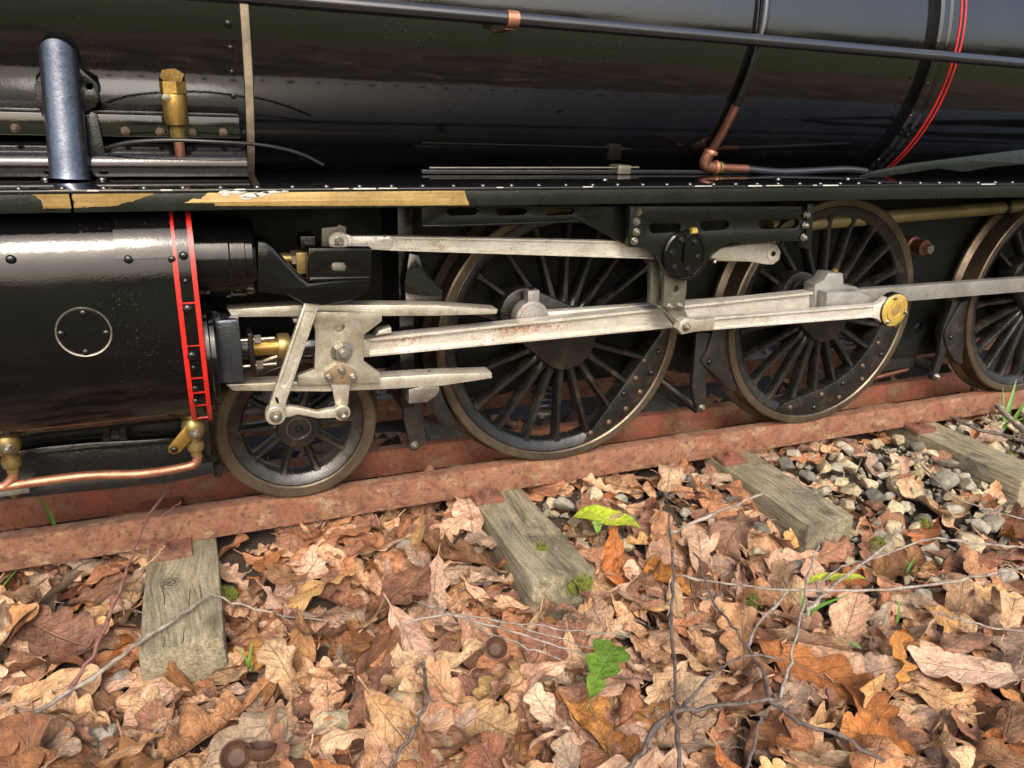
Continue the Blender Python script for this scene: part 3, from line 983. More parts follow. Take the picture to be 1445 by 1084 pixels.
# ---- crosshead
xh = plate('crosshead', [(447, 440), (539.7, 441.6), (538.6, 453.8), (514.3, 473.1), (513.3, 510.6), (536.6, 526.9), (537, 541), (420.9, 544), (419.9, 530), (444.2, 521.8), (444.9, 467), (440, 452)], -.0515, .006, 'crosshead_steel', loco,
           holes=[[(473, 460), (486, 459), (486, 464), (481, 469), (476, 468), (472, 464)]], bev=.0007)
box('crosshead_body', -.2145, -.1835, -.0455, -.030, .112, .1625, 'crosshead_steel', xh, .0006)
box('slipper', -.2300, -.1715, -.0456, -.030, .1575, .1600, 'crosshead_steel', xh, .0004)
inst('crosshead_pin', BIGNUT, at(482, 496, -.0517), xh, (0, .35, 0), 1.05)
lathe('washer', [(.0078, 0), (.0078, .0009)], at(482, 496, -.0513), FRONT, 'nut_steel', xh, 24)
arm = plate('drop_arm', [(482, 509.6), (504, 523), (505, 533), (494, 543.5), (491, 574), (474, 574), (467.5, 543.5), (458.5, 534), (458.5, 524)], -.0550, .0034, 'motion_steel', loco, bev=.0007)
plate('arm_plate', [(482, 510.5), (503, 523.5), (504, 532.5), (494, 542.5), (468.5, 542.5), (459.5, 533.5), (459.5, 524.5)], -.0560, .0012, 'oily_steel', arm, bev=.0004)
for a, b in ((482, 522), (464.5, 533), (498.5, 532.5)):
    inst('bolt', NUT, at(a, b, -.0561), arm, (0, random.random(), 0), .72)
inst('dowel', RIVB, at(482.5, 532.5, -.0561), arm, None, .5)
pA, pB = at(388, 584, -.060), at(483, 583, -.060)
def eye(cx, cz, r, Y, t, mat, parent, name='eye'):
    return lathe(name, [(r-.0006, 0), (r, .0006), (r, t-.0006), (r-.0006, t)], (cx, Y, cz), (0, 1, 0), mat, parent, 32)
# union link
ul = plate('union_link', [(pA.x+.001, pA.z+.0042), (pA.x+.010, pA.z+.0038), (pA.x+.015, pA.z+.0026), (pB.x-.017, pB.z+.0026), (pB.x-.010, pB.z+.0034), (pB.x-.001, pB.z+.004),
                          (pB.x-.001, pB.z-.0035), (pB.x-.010, pB.z-.0030), (pB.x-.017, pB.z-.0022), (pA.x+.015, pA.z-.0026), (pA.x+.010, pA.z-.0038), (pA.x+.001, pA.z-.0042)], -.0595, .0055, 'motion_steel', loco, px=False)
for q in (pA, pB):
    eye(q.x, q.z, .0058, -.0605, .0075, 'motion_steel', ul)
    inst('pin_nut', NUT, (q.x, -.0606, q.z), ul, (0, random.random(), 0), 1.0)
    lathe('pin_end', [(.0021, 0), (.0021, .004), (.0013, .0045)], (q.x, -.0655, q.z), FRONT, 'nut_steel', ul, 12)
# combination lever with its recessed channel
lo, lr_ = [(429, 429), (450, 433)], [(404, 566), (383, 566)]
lev = plate('combination_lever', [(433, 418), (455, 418), (404, 568), (401, 590), (376, 590), (382, 568)], -.0640, .0052, 'motion_steel', loco,
            holes=[[(430.5, 440), (443, 440), (407, 538), (403, 545), (397, 545), (395.5, 540)]], bev=.0006)
plate('lever_web', [(432, 420), (452, 422), (405, 560), (386, 560)], -.0628, .0020, 'motion_steel', lev, bev=.0002)
eye(pA.x, pA.z, .0066, -.0648, .0068, 'motion_steel', lev)
inst('pin_nut', NUT, (pA.x, -.0649, pA.z), lev, None, 1.0)
plate('oil_hole', [(391+2.2*math.cos(a)*1.0+1.6*math.sin(a), 565+5*math.sin(a)) for a in [2*PI*k/12 for k in range(12)]], -.0643, .0006, 'satin_black', lev, bev=.0001)
# ---- valve spindle guide
g = plate('spindle_guide', [(363, 340), (376, 342), (385.5, 348.7), (399, 364), (423.5, 390), (436, 399), (524.7, 390), (525.5, 409.6), (495, 426), (457, 432.4), (429.6, 429.4), (405, 417), (362, 413.4)], -.0670, .030, 'cylinder_black', loco, bev=.0025)
plate('guide_box', [(435.5, 350), (524.7, 351), (525, 391), (436, 392)], -.0710, .038, 'cylinder_black', g, holes=[[(470, 371), (486, 371), (489, 376), (486, 380.5), (470, 380.5), (467, 376)]], bev=.0008)
plate('guide_shoe', [(468, 368), (488, 368), (488, 383), (468, 383)], -.0690, .003, 'nut_steel', g)
plate('guide_ledge', [(436, 391), (524.5, 389.5), (525, 396), (436, 398.5)], -.0725, .03, 'cylinder_black', g, bev=.002)
box('guide_cap', -.2225, -.213, -.050, -.030, .2080, .2165, 'satin_black', g)
a_, b_ = at(399, 365, -.046), at(436, 366, -.046)
sp = tube('valve_spindle', [(-.252, -.046, .2035), b_], .0036, 'dull_brass', loco, 16, 0)
q = at(415, 365, -.046)
lathe('spindle_nut', [(.0054, -.002), (.0054, .002)], q, (1, 0, 0), 'nut_steel', sp, 6, angle=20)
q = at(427, 371, -.05)
box('spindle_block', q.x-.0042, q.x+.006, -.052, -.04, q.z-.0072, q.z+.0072, 'dull_brass', sp, .0008)
# ---- radius rod
ry0 = -.0515
rp = at(477.6, 340.4, ry0)
plate('rod_hanger', [(454, 322), (476, 320), (478, 317), (489, 320), (488, 349), (454, 349)], -.0455, .006, 'link_steel', loco)
rr = plate('radius_rod', [(466, 333), (477, 326.5), (488, 330), (496, 333.5), (552, 333.5), (556, 338), (552, 354), (490, 350.5), (480, 353), (468, 348)], ry0, .007, 'rod_steel', loco, bev=.0007)
inst('pin_nut', NUT, (rp.x, ry0-.0005, rp.z), rr, (0, .4, 0), .95)
eye(rp.x, rp.z, .0066, ry0-.0012, .008, 'rod_steel', rr)
def add_ibeam(bm, x0, zt0, zb0, x1, zt1, zb1, Y, t, fl, rec):
    """fluted rod: two flanges and a recessed web between them"""
    def prism(xa, ta, ba, xb, tb, bb, y0, y1):
        vs = [bm.verts.new(c) for c in ((xa, y0, ba), (xa, y0, ta), (xa, y1, ta), (xa, y1, ba), (xb, y0, bb), (xb, y0, tb), (xb, y1, tb), (xb, y1, bb))]
        for f in ((0, 1, 2, 3), (7, 6, 5, 4), (0, 4, 5, 1), (1, 5, 6, 2), (2, 6, 7, 3), (3, 7, 4, 0)):
            bm.faces.new([vs[i] for i in f])
    prism(x0, zt0, zt0-fl, x1, zt1, zt1-fl, Y, Y+t)
    prism(x0, zb0+fl, zb0, x1, zb1+fl, zb1, Y, Y+t)
    prism(x0, zt0-fl, zb0+fl, x1, zt1-fl, zb1+fl, Y+rec, Y+t-rec)
a0, a1, b0, b1 = at(550, 333.8, ry0), at(550, 354, ry0), at(935, 341.5, ry0), at(935, 366, ry0)
bm = bmesh.new()
add_ibeam(bm, a0.x, a0.z, a1.z, b0.x, b0.z, b1.z, ry0, .007, .0016, .0018)
bmesh.ops.bevel(bm, geom=list(bm.edges), offset=.0003, segments=1, affect='EDGES')
mk('fluted_shank', bm, 'rod_steel', rr, 30)
tail = plate('rod_tail', [(1003, 363), (1018, 350), (1050, 345), (1086, 342), (1098, 346), (1103, 356), (1101, 367), (1092, 374), (1082, 374), (1058, 370), (1009, 369)], -.046, .010, 'pale_steel', rr, bev=.002)
q = at(1091, 358, -.046)
lathe('tail_pin', [(.0064, 0), (.0064, .0006), (.0045, .0008), (.0043, .0003), (.002, .0003)], (q.x, -.046, q.z), FRONT, 'pale_steel', rr, 24)
inst('tail_pin_nut', NUTB, (q.x, -.0463, q.z), rr, None, .7)
lathe('grease_nipple', [(.0018, 0), (.0016, .003), (.0006, .004)], at(1008, 367, -.05), (-.4, -.8, -.4), 'nut_steel', rr, 12)
# ---- expansion link bracket
pl = plate('link_bracket', [(595, 291), (595.6, 320), (640, 319.5), (750, 316), (818.7, 312.8), (872, 340), (889, 346), (892, 291)], -.0560, .005, 'green_black', loco,
           holes=[px2([(x_+2, 294), (x_+40, 294), (x_+44, 298), (x_+40, 304), (x_+4, 305), (x_-1, 299)], -.056) and [(x_+2, 294), (x_+40, 294), (x_+44, 298), (x_+40, 303), (x_+4, 304), (x_-1, 299)] for x_ in (631, 700, 767)])
plate('bracket_rib', [(596, 317.5), (640, 317), (750, 313.5), (818, 310.5), (819, 313.5), (750, 317), (640, 320.5), (596, 321)], -.0600, .006, 'green_black', pl)
plate('bracket_web', [(818, 306), (885, 303), (885, 346), (872, 341)], -.0535, .003, 'dirty_black', pl)
lb = plate('link_carrier', [(888, 291), (886.6, 348.5), (903.6, 349.5), (915, 353), (924, 359), (932, 371), (938, 383), (950, 393), (964, 397), (978, 394), (990, 386), (998, 372), (1003, 360), (1012, 352), (1022, 346.5), (1036, 342.5), (1126, 340.5), (1132, 341), (1138, 349), (1141, 291)], -.0660, .006, 'green_black', loco,
           holes=[[(917, 318.5), (921, 316), (956, 315.5), (961, 319), (960, 325), (955, 328), (921, 329.5), (916, 325)],
                  [(989, 315.5), (994, 312.5), (1024, 311.5), (1029, 315), (1029, 320), (1024, 324.5), (994, 326), (989, 322)],
                  [(1071, 313), (1076, 310.5), (1124, 309.5), (1128, 313), (1127, 319), (1123, 322), (1076, 323.5), (1071, 320)]], bev=.0008)
plate('bolting_strip', [(890, 293), (904, 292.5), (903, 349.5), (887, 349)], -.0672, .0013, 'green_black', lb, bev=.0004)
plate('end_flange', [(1140, 288), (1149, 288), (1145, 352), (1137, 351)], -.0690, .014, 'green_black', lb)
for a, b in ((900.5, 299), (898, 313), (897.8, 327.5), (895, 340.5), (1137.8, 302.8), (1136, 318), (1133.6, 335)):
    inst('bolt', NUT, at(a, b, -.0673), lb, (0, random.random(), 0), .72)
dc = at(970.5, 361, -.073)
disc = lathe('trunnion_cap', [(.0185, 0), (.0192, .001), (.0192, .0035), (.0180, .0045), (.0165, .0046), (.0163, .0038), (.0001, .0038)], (dc.x, -.0655, dc.z), FRONT, 'cylinder_black', loco, 56)
for k in range(6):
    a = math.radians(20+60*k+30)
    inst('bolt', NUTB, (dc.x+.0125*math.cos(a), -.0692, dc.z+.0125*math.sin(a)), disc, (0, a, 0), .9)
box('oil_channel', dc.x-.0022, dc.x+.0022, -.0715, -.069, dc.z-.006, dc.z+.0155, 'cylinder_black', disc, .0006)
lathe('oil_plug', [(.0026, -.0025), (.0026, .0025)], (dc.x+.0045, -.0705, dc.z+.0185), (1, 0, 0), 'cap_brass', disc, 6)
# expansion link below the trunnion
el = plate('expansion_link', [(938, 372), (970, 374), (969, 410), (966, 437), (936, 434), (938, 405)], -.0600, .005, 'link_steel', loco, holes=[[(954+4*math.cos(a), 408+5*math.sin(a)) for a in [2*PI*k/12 for k in range(12)]]])
plate('link_back', [(919, 368), (932, 370), (931, 432), (918, 428)], -.0480, .006, 'link_steel', el)
plate('link_arm', [(928, 431), (966, 435), (973, 452), (968, 468), (958, 466), (943, 448)], -.0570, .005, 'link_steel', el)
for a, b in ((945, 432.5), (959.5, 431.5)):
    inst('bolt', NUT, at(a, b, -.0601), el, None, .7)
# ---- wheels
def ring_mesh(bm, prof, pos, seg):
    add_lathe(bm, prof, pos, (0, 1, 0), seg, True)
def spoke_bm(cx, cz, ang, r0, r1, w0, w1, y0, y1):
    bm = bmesh.new()
    d = Vector((math.cos(ang), 0, math.sin(ang)))
    s = Vector((-math.sin(ang), 0, math.cos(ang)))
    secs = []
    for t, w in ((0, w0*1.7), (.08, w0*1.15), (.2, w0), (.8, w1), (.93, w1*1.2), (1, w1*1.9)):
        r = r0+(r1-r0)*t
        c = Vector((cx, 0, cz))+d*r
        yo = y0+.0015*(1-abs(2*t-1)**3)
        secs.append([bm.verts.new(c+s*w*a+Vector((0, yo+(y1-yo)*b, 0))) for a, b in ((-.25, 0), (.25, 0), (.5, .22), (.5, .8), (.25, 1), (-.25, 1), (-.5, .8), (-.5, .22))])
    for A, B in zip(secs, secs[1:]):
        for k in range(8):
            bm.faces.new((A[k], A[(k+1) % 8], B[(k+1) % 8], B[k]))
    return bm
def wheel(name, x, r, ns, phase, tw, hub, crank=None, weight=None, yc=0.0):
    y = yc
    bm = bmesh.new()
    ri = r-tw
    ring_mesh(bm, [(ri+.0004, y+.0025), (ri-.001, y+.0018), (ri-.0085, y+.0040), (ri-.0105, y+.0065), (ri-.0105, y+.016), (ri+.0004, y+.018)], (x, 0, r), 80)
    w = mk(name, bm, 'wheel_black', loco, 40, origin=(x, y+.01, r))
    bm = bmesh.new()
    ring_mesh(bm, [(ri, y+.0016), (ri+.0012, y+.0004), (r-.0018, y), (r-.0003, y+.0008), (r, y+.0025), (r+.0006, y+.0185), (r+.0030, y+.0208), (r+.0058, y+.0228), (r+.0064, y+.0245), (r+.0055, y+.0268), (ri, y+.0275)], (x, 0, r), 128)
    mk('tyre', bm, 'tyre_steel', w, 28, origin=(x, y+.012, r))
    for k in range(ns):
        a = phase+2*PI*k/ns
        mk('spoke', spoke_bm(x, r, a, hub*.8, ri-.0085, .0076 if r > .1 else .0068, .0056 if r > .1 else .0052, y+.0035, y+.0165), 'wheel_black', w, 50)
    lathe('hub', [(hub*.96, y+.02), (hub, y+.016), (hub, y-.001), (hub*.95, y-.003), (hub*.5, y-.0035), (hub*.46, y-.003), (hub*.18, y-.003), (hub*.16, y+.001), (.0001, y+.001)], (x, 0, r), (0, 1, 0), 'wheel_black', w, 48)
    if crank:
        th, ang = crank
        cx, cz = x+th*math.cos(ang), r+th*math.sin(ang)
        bm = plate_mesh(hull(circle(x, r, hub*.98, 32)+circle(cx, cz, .0205, 32)), y-.0045, .021, (), .0025)
        mk('crank_boss', bm, 'wheel_black', w, 40)
        lathe('crank_pin', [(.0075, 0), (.0075, .017)], (cx, y-.004, cz), FRONT, 'grey_steel', w, 24)
    if weight:
        ang, half, kind, dep = weight
        out = [(x+(ri-.001)*math.cos(ang+half*(2*k/24-1)), r+(ri-.001)*math.sin(ang+half*(2*k/24-1))) for k in range(25)]
        ii = []
        for k in range(17):
            t = 1-2*k/16
            if kind == 'chord':
                rr_ = (ri-.004)*math.cos(half*.94)/math.cos(half*.94*t)
            else:
                rr_ = ri-.006-dep*(1-abs(t)**4*.75)
            ii.append((x+rr_*math.cos(ang+half*.94*t), r+rr_*math.sin(ang+half*.94*t)))
        cwt = mk('balance_weight', plate_mesh(out+ii, y+.0012, .016, (), .001), 'wheel_black', w, 40)
        n = 7
        for k in range(n):
            t = -.86+1.72*k/(n-1)
            a = ang+half*t
            rows = ((ri-.0075, 0), (ri-.0205, .09)) if abs(t) < .8 else ((ri-.0085, 0),)
            if kind == 'chord' and abs(t) > .55:
                rows = ((ri-.0085, 0),)
            for q_, da in rows:
                inst('rivet', RIVB if (k*7+int(q_*1e4)) % 3 else RIV, (x+q_*math.cos(a+da), y+.0011, r+q_*math.sin(a+da)), w, None, 1.45)
    return w
_cp = at(752, 449, -.0235)
CRK = (math.hypot(_cp.x, _cp.z-.115), math.atan2(_cp.z-.115, _cp.x))
XD = (0.0, .287, .605)
wheel('driving_wheel', XD[0], .115, 20, math.radians(90), .0080, .0285, CRK, (math.radians(-36), math.radians(41), 'chord', .03))
wheel('driving_wheel', XD[1], .115, 20, math.radians(96), .0080, .0270, CRK, (math.radians(-48), math.radians(66), 'arc', .022))
wheel('driving_wheel', XD[2], .115, 20, math.radians(93), .0080, .0270, CRK, (math.radians(-40), math.radians(45), 'arc', .024))
lead = wheel('leading_wheel', -.2268, .0612, 10, math.radians(0), .0098, .0165)
lathe('axle_cap', [(.0085, 0), (.0088, .0006), (.0092, .0006), (.0095, 0)], (-.2268, -.003, .0612), FRONT, 'nut_steel', lead, 40, True)
# far wheels on the same axles
for i, xx in enumerate(XD):
    bm = bmesh.new()
    ring_mesh(bm, [(.095, .192), (.115, .191), (.1156, .194), (.1215, .187), (.1205, .183), (.095, .182)], (xx, 0, .115), 64)
    for k in range(10):
        a = 2*PI*k/20
        d = Vector((math.cos(a), 0, math.sin(a)))
        s = Vector((-math.sin(a), 0, math.cos(a)))*.003
        c0 = Vector((xx, .188, .115))
        vs = [bm.verts.new(c0+d*rr_+s*q_) for rr_ in (-.1, .1) for q_ in (-1, 1)]
        bm.faces.new((vs[0], vs[1], vs[3], vs[2]))
    mk('driving_wheel', bm, 'dirty_black', loco, 35)
    tube('axle', [(xx, .01, .115), (xx, .19, .115)], .011, 'dirty_black', loco, 16, 0)
# ---- coupling rods
CP = [(x+CRK[0]*math.cos(CRK[1]), .115+CRK[0]*math.sin(CRK[1])) for x in XD]
def coupling(i, j, mat):
    (xa, za), (xb, zb) = CP[i], CP[j]
    bm = bmesh.new()
    add_box(bm, xa+.010, xb-.010, -.0215, -.0125, za-.0080-.004, za+.0075-.004, .0006)
    return mk('coupling_rod', bm, mat, loco, 35)
c1 = coupling(0, 1, 'rod_steel')
c2 = coupling(1, 2, 'grey_steel')
for (xa, za), pr in ((CP[0], c1), (CP[2], c2)):
    plate('rod_boss', hull(circle(xa, za-.001, .0145, 32)), -.0230, .012, 'grey_steel', pr, px=False)
    plate('boss_ring', circle(xa, za-.001, .0112, 32), -.0242, .003, 'grey_steel', pr, px=False)
    plate('oil_cup', [(xa-.0045, za+.010), (xa-.0045, za+.022), (xa+.0055, za+.022), (xa+.0055, za+.010)], -.0225, .010, 'grey_steel', pr, px=False)
    lathe('oil_cork', [(.002, 0), (.002, .002)], (xa+.0005, -.0175, za+.0218), (0, 0, 1), 'satin_black', pr, 12)
plate('rod_boss', hull(circle(CP[1][0], CP[1][1]-.001, .0155, 32)), -.0215, .013, 'wheel_black', c1, px=False)
# ---- connecting rod
YC = -.0380
cz0, cz1 = .1327, .1405
xa, xb = -.1790, .2440
h0, h1 = .0068, .0108
bm = bmesh.new()
add_ibeam(bm, xa, cz0+h0, cz0-h0, xb, cz1+h1, cz1-h1, YC, .0125, .0021, .0038)
bmesh.ops.bevel(bm, geom=list(bm.edges), offset=.0003, segments=1, affect='EDGES')
con = mk('connecting_rod', bm, 'rod_steel', loco, 30)
plate('rod_end', [(xa+.002, cz0-h0), (xa+.002, cz0+h0), (xa-.012, cz0+h0*.9), (xa-.024, cz0+.008), (xa-.024, cz0-.008), (xa-.012, cz0-h0)], YC, .0125, 'rod_steel', con, px=False)
plate('rod_step', [(535, 467), (552, 462), (553, 470), (530, 474)], YC+.001, .010, 'rod_steel', con)
big = plate('big_end', [(1150, 402), (1163, 396), (1169, 386), (1171, 385), (1190, 386), (1191, 402), (1201, 404), (1210, 405), (1212, 411), (1238, 421), (1230, 432), (1166, 436), (1158, 432), (1148, 440)], -.0400, .015, 'grey_steel', con, bev=.0012)
lathe('oil_plug', [(.0032, 0), (.0032, .0012), (.002, .0025)], at(1178, 383, -.033), (0, 0, 1), 'dull_brass', con, 16)
# ---- return crank and eccentric rod
ep, bp_ = at(966.5, 461, -.0655), at(1261, 437.5, -.0655)
rc = plate('return_crank', [(1167, 413), (1212, 411), (1240, 424), (1246, 432), (1228, 433), (1166, 437)], -.0520, .012, 'grey_steel', loco, bev=.0008)
lathe('return_pin', [(.007, 0), (.007, .018)], (bp_.x, -.046, bp_.z), FRONT, 'grey_steel', rc, 20)
ecc = None
hz = .0052
bm = bmesh.new()
xa, xb = ep.x+.006, bp_.x-.0135
dz = lambda x: ep.z+(bp_.z-ep.z)*(x-ep.x)/(bp_.x-ep.x)
add_ibeam(bm, xa+.022, dz(xa+.022)+hz, dz(xa+.022)-hz, xb-.010, dz(xb-.010)+hz*1.12, dz(xb-.010)-hz*1.12, -.0650, .0075, .0018, .0022)
bmesh.ops.bevel(bm, geom=list(bm.edges), offset=.0003, segments=1, affect='EDGES')
ecc = mk('eccentric_rod', bm, 'rod_steel', loco, 30)
plate('rod_eye', [(ep.x-.0045, ep.z+.0045), (ep.x, ep.z+.0070), (ep.x+.005, ep.z+.0062), (xa+.006, dz(xa)+hz*.9), (xa+.023, dz(xa+.023)+hz), (xa+.023, dz(xa+.023)-hz), (xa+.004, dz(xa)-hz), (ep.x+.003, ep.z-.0062), (ep.x-.002, ep.z-.0066), (ep.x-.006, ep.z-.002)], -.0655, .0085, 'motion_steel', ecc, px=False)
plate('rod_neck', [(xb-.011, dz(xb)+hz*1.12), (xb-.004, dz(xb)+hz*1.35), (xb+.004, dz(xb)+.0125), (xb+.004, dz(xb)-.0125), (xb-.004, dz(xb)-hz*1.4), (xb-.011, dz(xb)-hz*1.12)], -.0650, .0075, 'rod_steel', ecc, px=False)
inst('pin_nut', NUT, (ep.x+.0008, -.0656, ep.z), ecc, (0, .5, 0), .85)
lathe('bearing_ring', [(.0150, 0), (.0158, .0006), (.0158, .0075), (.0150, .0085)], (bp_.x, -.0665, bp_.z), (0, 1, 0), 'satin_black', ecc, 48)
cap = lathe('bearing_cap', [(.0150, 0), (.0150, .0006), (.0143, .0010), (.0104, .0010), (.0100, .0018), (.0062, .0019), (.0060, .0013), (.0001, .0013)], (bp_.x, -.0665, bp_.z), FRONT, 'cap_brass', loco, 56)
lathe('cap_center', [(.0052, 0), (.0052, .0006)], (bp_.x, -.0678, bp_.z), FRONT, 'bare_brass', cap, 6)
for k in range(3):
    a = math.radians(105-115*k)
    inst('screw', NUTS, (bp_.x+.0125*math.cos(a), -.0675, bp_.z+.0125*math.sin(a)), cap, None, .8)
# ---- frames and things behind the wheels
frame_pts = [(-.56, .250), (1.2, .250), (1.2, .085), (.66, .078), (.50, .046), (.425, .046), (.40, .080), (.17, .080), (.14, .060), (-.10, .060), (-.14, .09), (-.56, .100)]
plate('main_frame', frame_pts, .0360, .006, 'frame_black', loco, holes=[circle(.4644, .0795, .0065, 20)], px=False)
plate('main_frame', frame_pts, .1680, .006, 'frame_black', loco, px=False)
box('firebox_light_block', .0, .9, .046, .164, .10, .245, 'frame_black', loco)  # solid box added between the frames to stop light from the far side
box('frame_light_block', -.54, -.02, .046, .164, .12, .245, 'frame_black', loco)  # second added box, blocks light under the smokebox end
box('running_board', -.8, 1.3, .16, .30, .2492, .2512, 'gloss_black', loco)
# ejector pipe under the board
a, b = at(1146, 315, .012), at(1445, 290.5, .012)
dv = (b-a).normalized()
ep_ = tube('brass_tube', [a-dv*.05, a, b, b+dv*.4], .0068, 'old_brass_tube', loco, 24, 0)
q = at(1416, 293, .012)
lathe('tube_clip', [(.0072, -.003), (.0078, -.003), (.0078, .003), (.0072, .003)], q, dv, 'satin_black', ep_, 24, True)
# oil union on the frame
sb = at(1292, 347, .026)
un = lathe('pipe_union', [(.0095, 0), (.0095, .010), (.0070, .011), (.0070, .020), (.0080, .0205), (.0080, .024)], (sb.x, .038, sb.z), FRONT, 'dark_copper', loco, 28)
q = at(1320, 354, .008)
lathe('union_plug', [(.0052, 0), (.0052, .006), (.0046, .0065)], (sb.x+.002, .0145, sb.z-.001), FRONT, 'nut_steel', un, 6, angle=20)
lathe('union_washer', [(.0062, 0), (.0062, .002)], (sb.x+.001, .0165, sb.z), FRONT, 'dull_brass', un, 20)
# ---- brake hangers, shoes and rods
def brake(hang, shoe, pin, hole, rod_mat='dirty_black'):
    h = plate('brake_hanger', hang, .006, .006, 'dirty_black', loco, bev=.001)
    s = plate('brake_shoe', shoe, .0035, .014, 'dirty_black', loco, bev=.001)
    if hole:
        inst('shoe_pin', RIV, at(hole[0], hole[1], .003), s, None, 1.4)
    if pin:
        q = at(pin[0], pin[1], .004)
        lathe('pin_boss', [(.0055, 0), (.0055, .006)], (q.x, .010, q.z), FRONT, 'dirty_black', h, 20)
        inst('pin_nut', NUT, (q.x, .0038, q.z), h, None, .8)
    return h
brake([(566, 520), (596, 520), (596, 580), (602, 628), (578, 631), (570, 590)], [(598, 545), (622, 548), (630, 570), (643, 594), (641, 601), (632, 602), (618, 590), (600, 575)], (585, 628), None)
brake([(983, 470), (1008, 470), (1003, 510), (996, 530), (998, 578), (983, 580), (977, 545)], [(1008, 462), (1029, 462), (1029, 500), (1034, 528), (1041, 548), (1037, 553), (1030, 551), (1012, 532), (992, 515), (990, 506), (998, 495)], (990, 575), (1001, 511))
brake([(1345, 425), (1358, 425), (1348, 460), (1334, 500), (1326, 525), (1327, 532), (1317, 535), (1318, 522), (1326, 500), (1330, 470)], [(1356, 428), (1372, 420), (1370, 450), (1362, 480), (1358, 505), (1360, 512), (1355, 515), (1346, 508), (1335, 486), (1333, 472), (1340, 455)], (1321, 531), (1342, 476))
tube('brake_rod', [at(930, 535, .05), at(985, 578, .03)], .005, 'dirty_black', loco, 12, 0)
tube('brake_rod', [at(1190, 545, .05), at(1280, 521, .045)], .0028, 'dark_copper', loco, 10, 0)
box('brake_crossbar', .42, .475, .04, .055, .030, .046, 'dirty_black', loco)
# axle spring seen between the spokes
bm = bmesh.new()
q = at(768, 555, .05)
pts = [Vector((q.x+.011*math.cos(2*PI*k/12), .052+.011*math.sin(2*PI*k/12), q.z-.014+.0005*k)) for k in range(72)]
add_tube(bm, pts, .0013, 6)
spr = mk('axle_spring', bm, 'spring_blue', loco, 60)
lathe('spring_seat', [(.012, 0), (.012, .003), (.004, .004), (.004, .009)], (q.x, .052, q.z-.016), (0, 0, -1), 'nut_steel', spr, 20)
# ---- frame, drain cocks and drain pipe under the cylinder
lf = plate('bogie_frame', [(-60, 648), (0, 640), (60, 630), (130, 624), (200, 620), (270, 615), (287, 640), (300, 662), (240, 680), (0, 705), (-60, 712)], -.030, .008, 'satin_black', loco, bev=.0012)
plate('frame_ledge', [(-60, 648), (0, 641), (60, 631), (130, 624.5), (200, 621), (270, 616), (271, 625), (200, 632), (130, 636), (60, 643), (0, 653), (-60, 660)], -.036, .012, 'satin_black', lf, bev=.0015)
for a in (147, 171):
    plate('frame_post', [(a, 585), (a+6, 585), (a+9, 624), (a-3, 624)], -.033, .008, 'satin_black', lf)
inst('bolt', NUTB, at(163, 611, -.026), lf, None, 1.8)
plate('frame_back', [(-80, 575), (290, 560), (300, 660), (-80, 690)], -.012, .004, 'dirty_black', lf)
for a, b in ((112, 677), (227, 664)):
    inst('bolt', RIV, at(a, b, -.0302), lf, None, 1.9)
plate('lower_rail', [(-60, 700), (0, 690), (240, 662), (300, 652), (302, 668), (240, 682), (0, 706), (-60, 715)], -.034, .012, 'dirty_black', lf)
tube('hanger_stud', [at(308, 655, -.01), at(308, 672, -.01)], .0028, 'dirty_black', lf, 8, 0)
box('guard_clip', at(-5, 690, -.04).x, at(42, 690, -.04).x, -.042, -.030, at(20, 697, -.04).z, at(20, 688, -.04).z, 'grey_steel', lf)
inst('clip_nut', small_mesh('brass_nut', hexbolt((0, 0, -1), .003, .003, True), 'dull_brass'), (at(20, 700, -.036).x, -.036, at(20, 697, -.04).z), lf)
def cock(px, py, pipe_py, lever):
    Yc = -.062
    c = at(px, py, Yc)
    body = lathe('drain_cock', [(.0022, .016), (.0068, .0155), (.0068, .0125), (.0042, .0118), (.0042, .0085), (.0060, .0065), (.0072, .003), (.0074, 0), (.0066, -.0035), (.0048, -.0062), (.0036, -.0072), (.0036, -.0085), (.0052, -.0092), (.0056, -.0125), (.0050, -.0150), (.0036, -.0158), (.0034, -.019)], c, (0, 0, 1), 'dull_brass', loco, 28)
    inst('screw', NUTS, (c.x+.001, Yc-.0068, c.z-.0005), body, None, 1.2)
    if lever:
        plate('lever', [(c.x-.004, c.z+.005), (c.x+.001, c.z-.003), (c.x-.0095, c.z-.0135), (c.x-.0135, c.z-.0145), (c.x-.0165, c.z-.0125), (c.x-.0160, c.z-.0085)], Yc-.0055, .002, 'brass', body, px=False)
        inst('lever_screw', RIV, (c.x-.0128, Yc-.0056, c.z-.0108), body, None, 1.1).active_material
    return c
ca = cock(273, 605, 640, True)
cb = cock(11, 626, 665, False)
tube('drain_pipe', [(ca.x+.0005, -.062, ca.z-.017), (ca.x, -.062, ca.z-.0225), (ca.x-.006, -.062, ca.z-.0265), (ca.x-.035, -.062, ca.z-.0275), (cb.x+.03, -.062, cb.z-.0275), (cb.x-.05, -.062, cb.z-.0295)], .0030, 'copper', loco, 14, 6)
tube('drain_pipe', [(cb.x, -.062, cb.z-.017), (cb.x-.001, -.062, cb.z-.023), (cb.x-.006, -.062, cb.z-.028)], .0030, 'copper', loco, 14, 5)

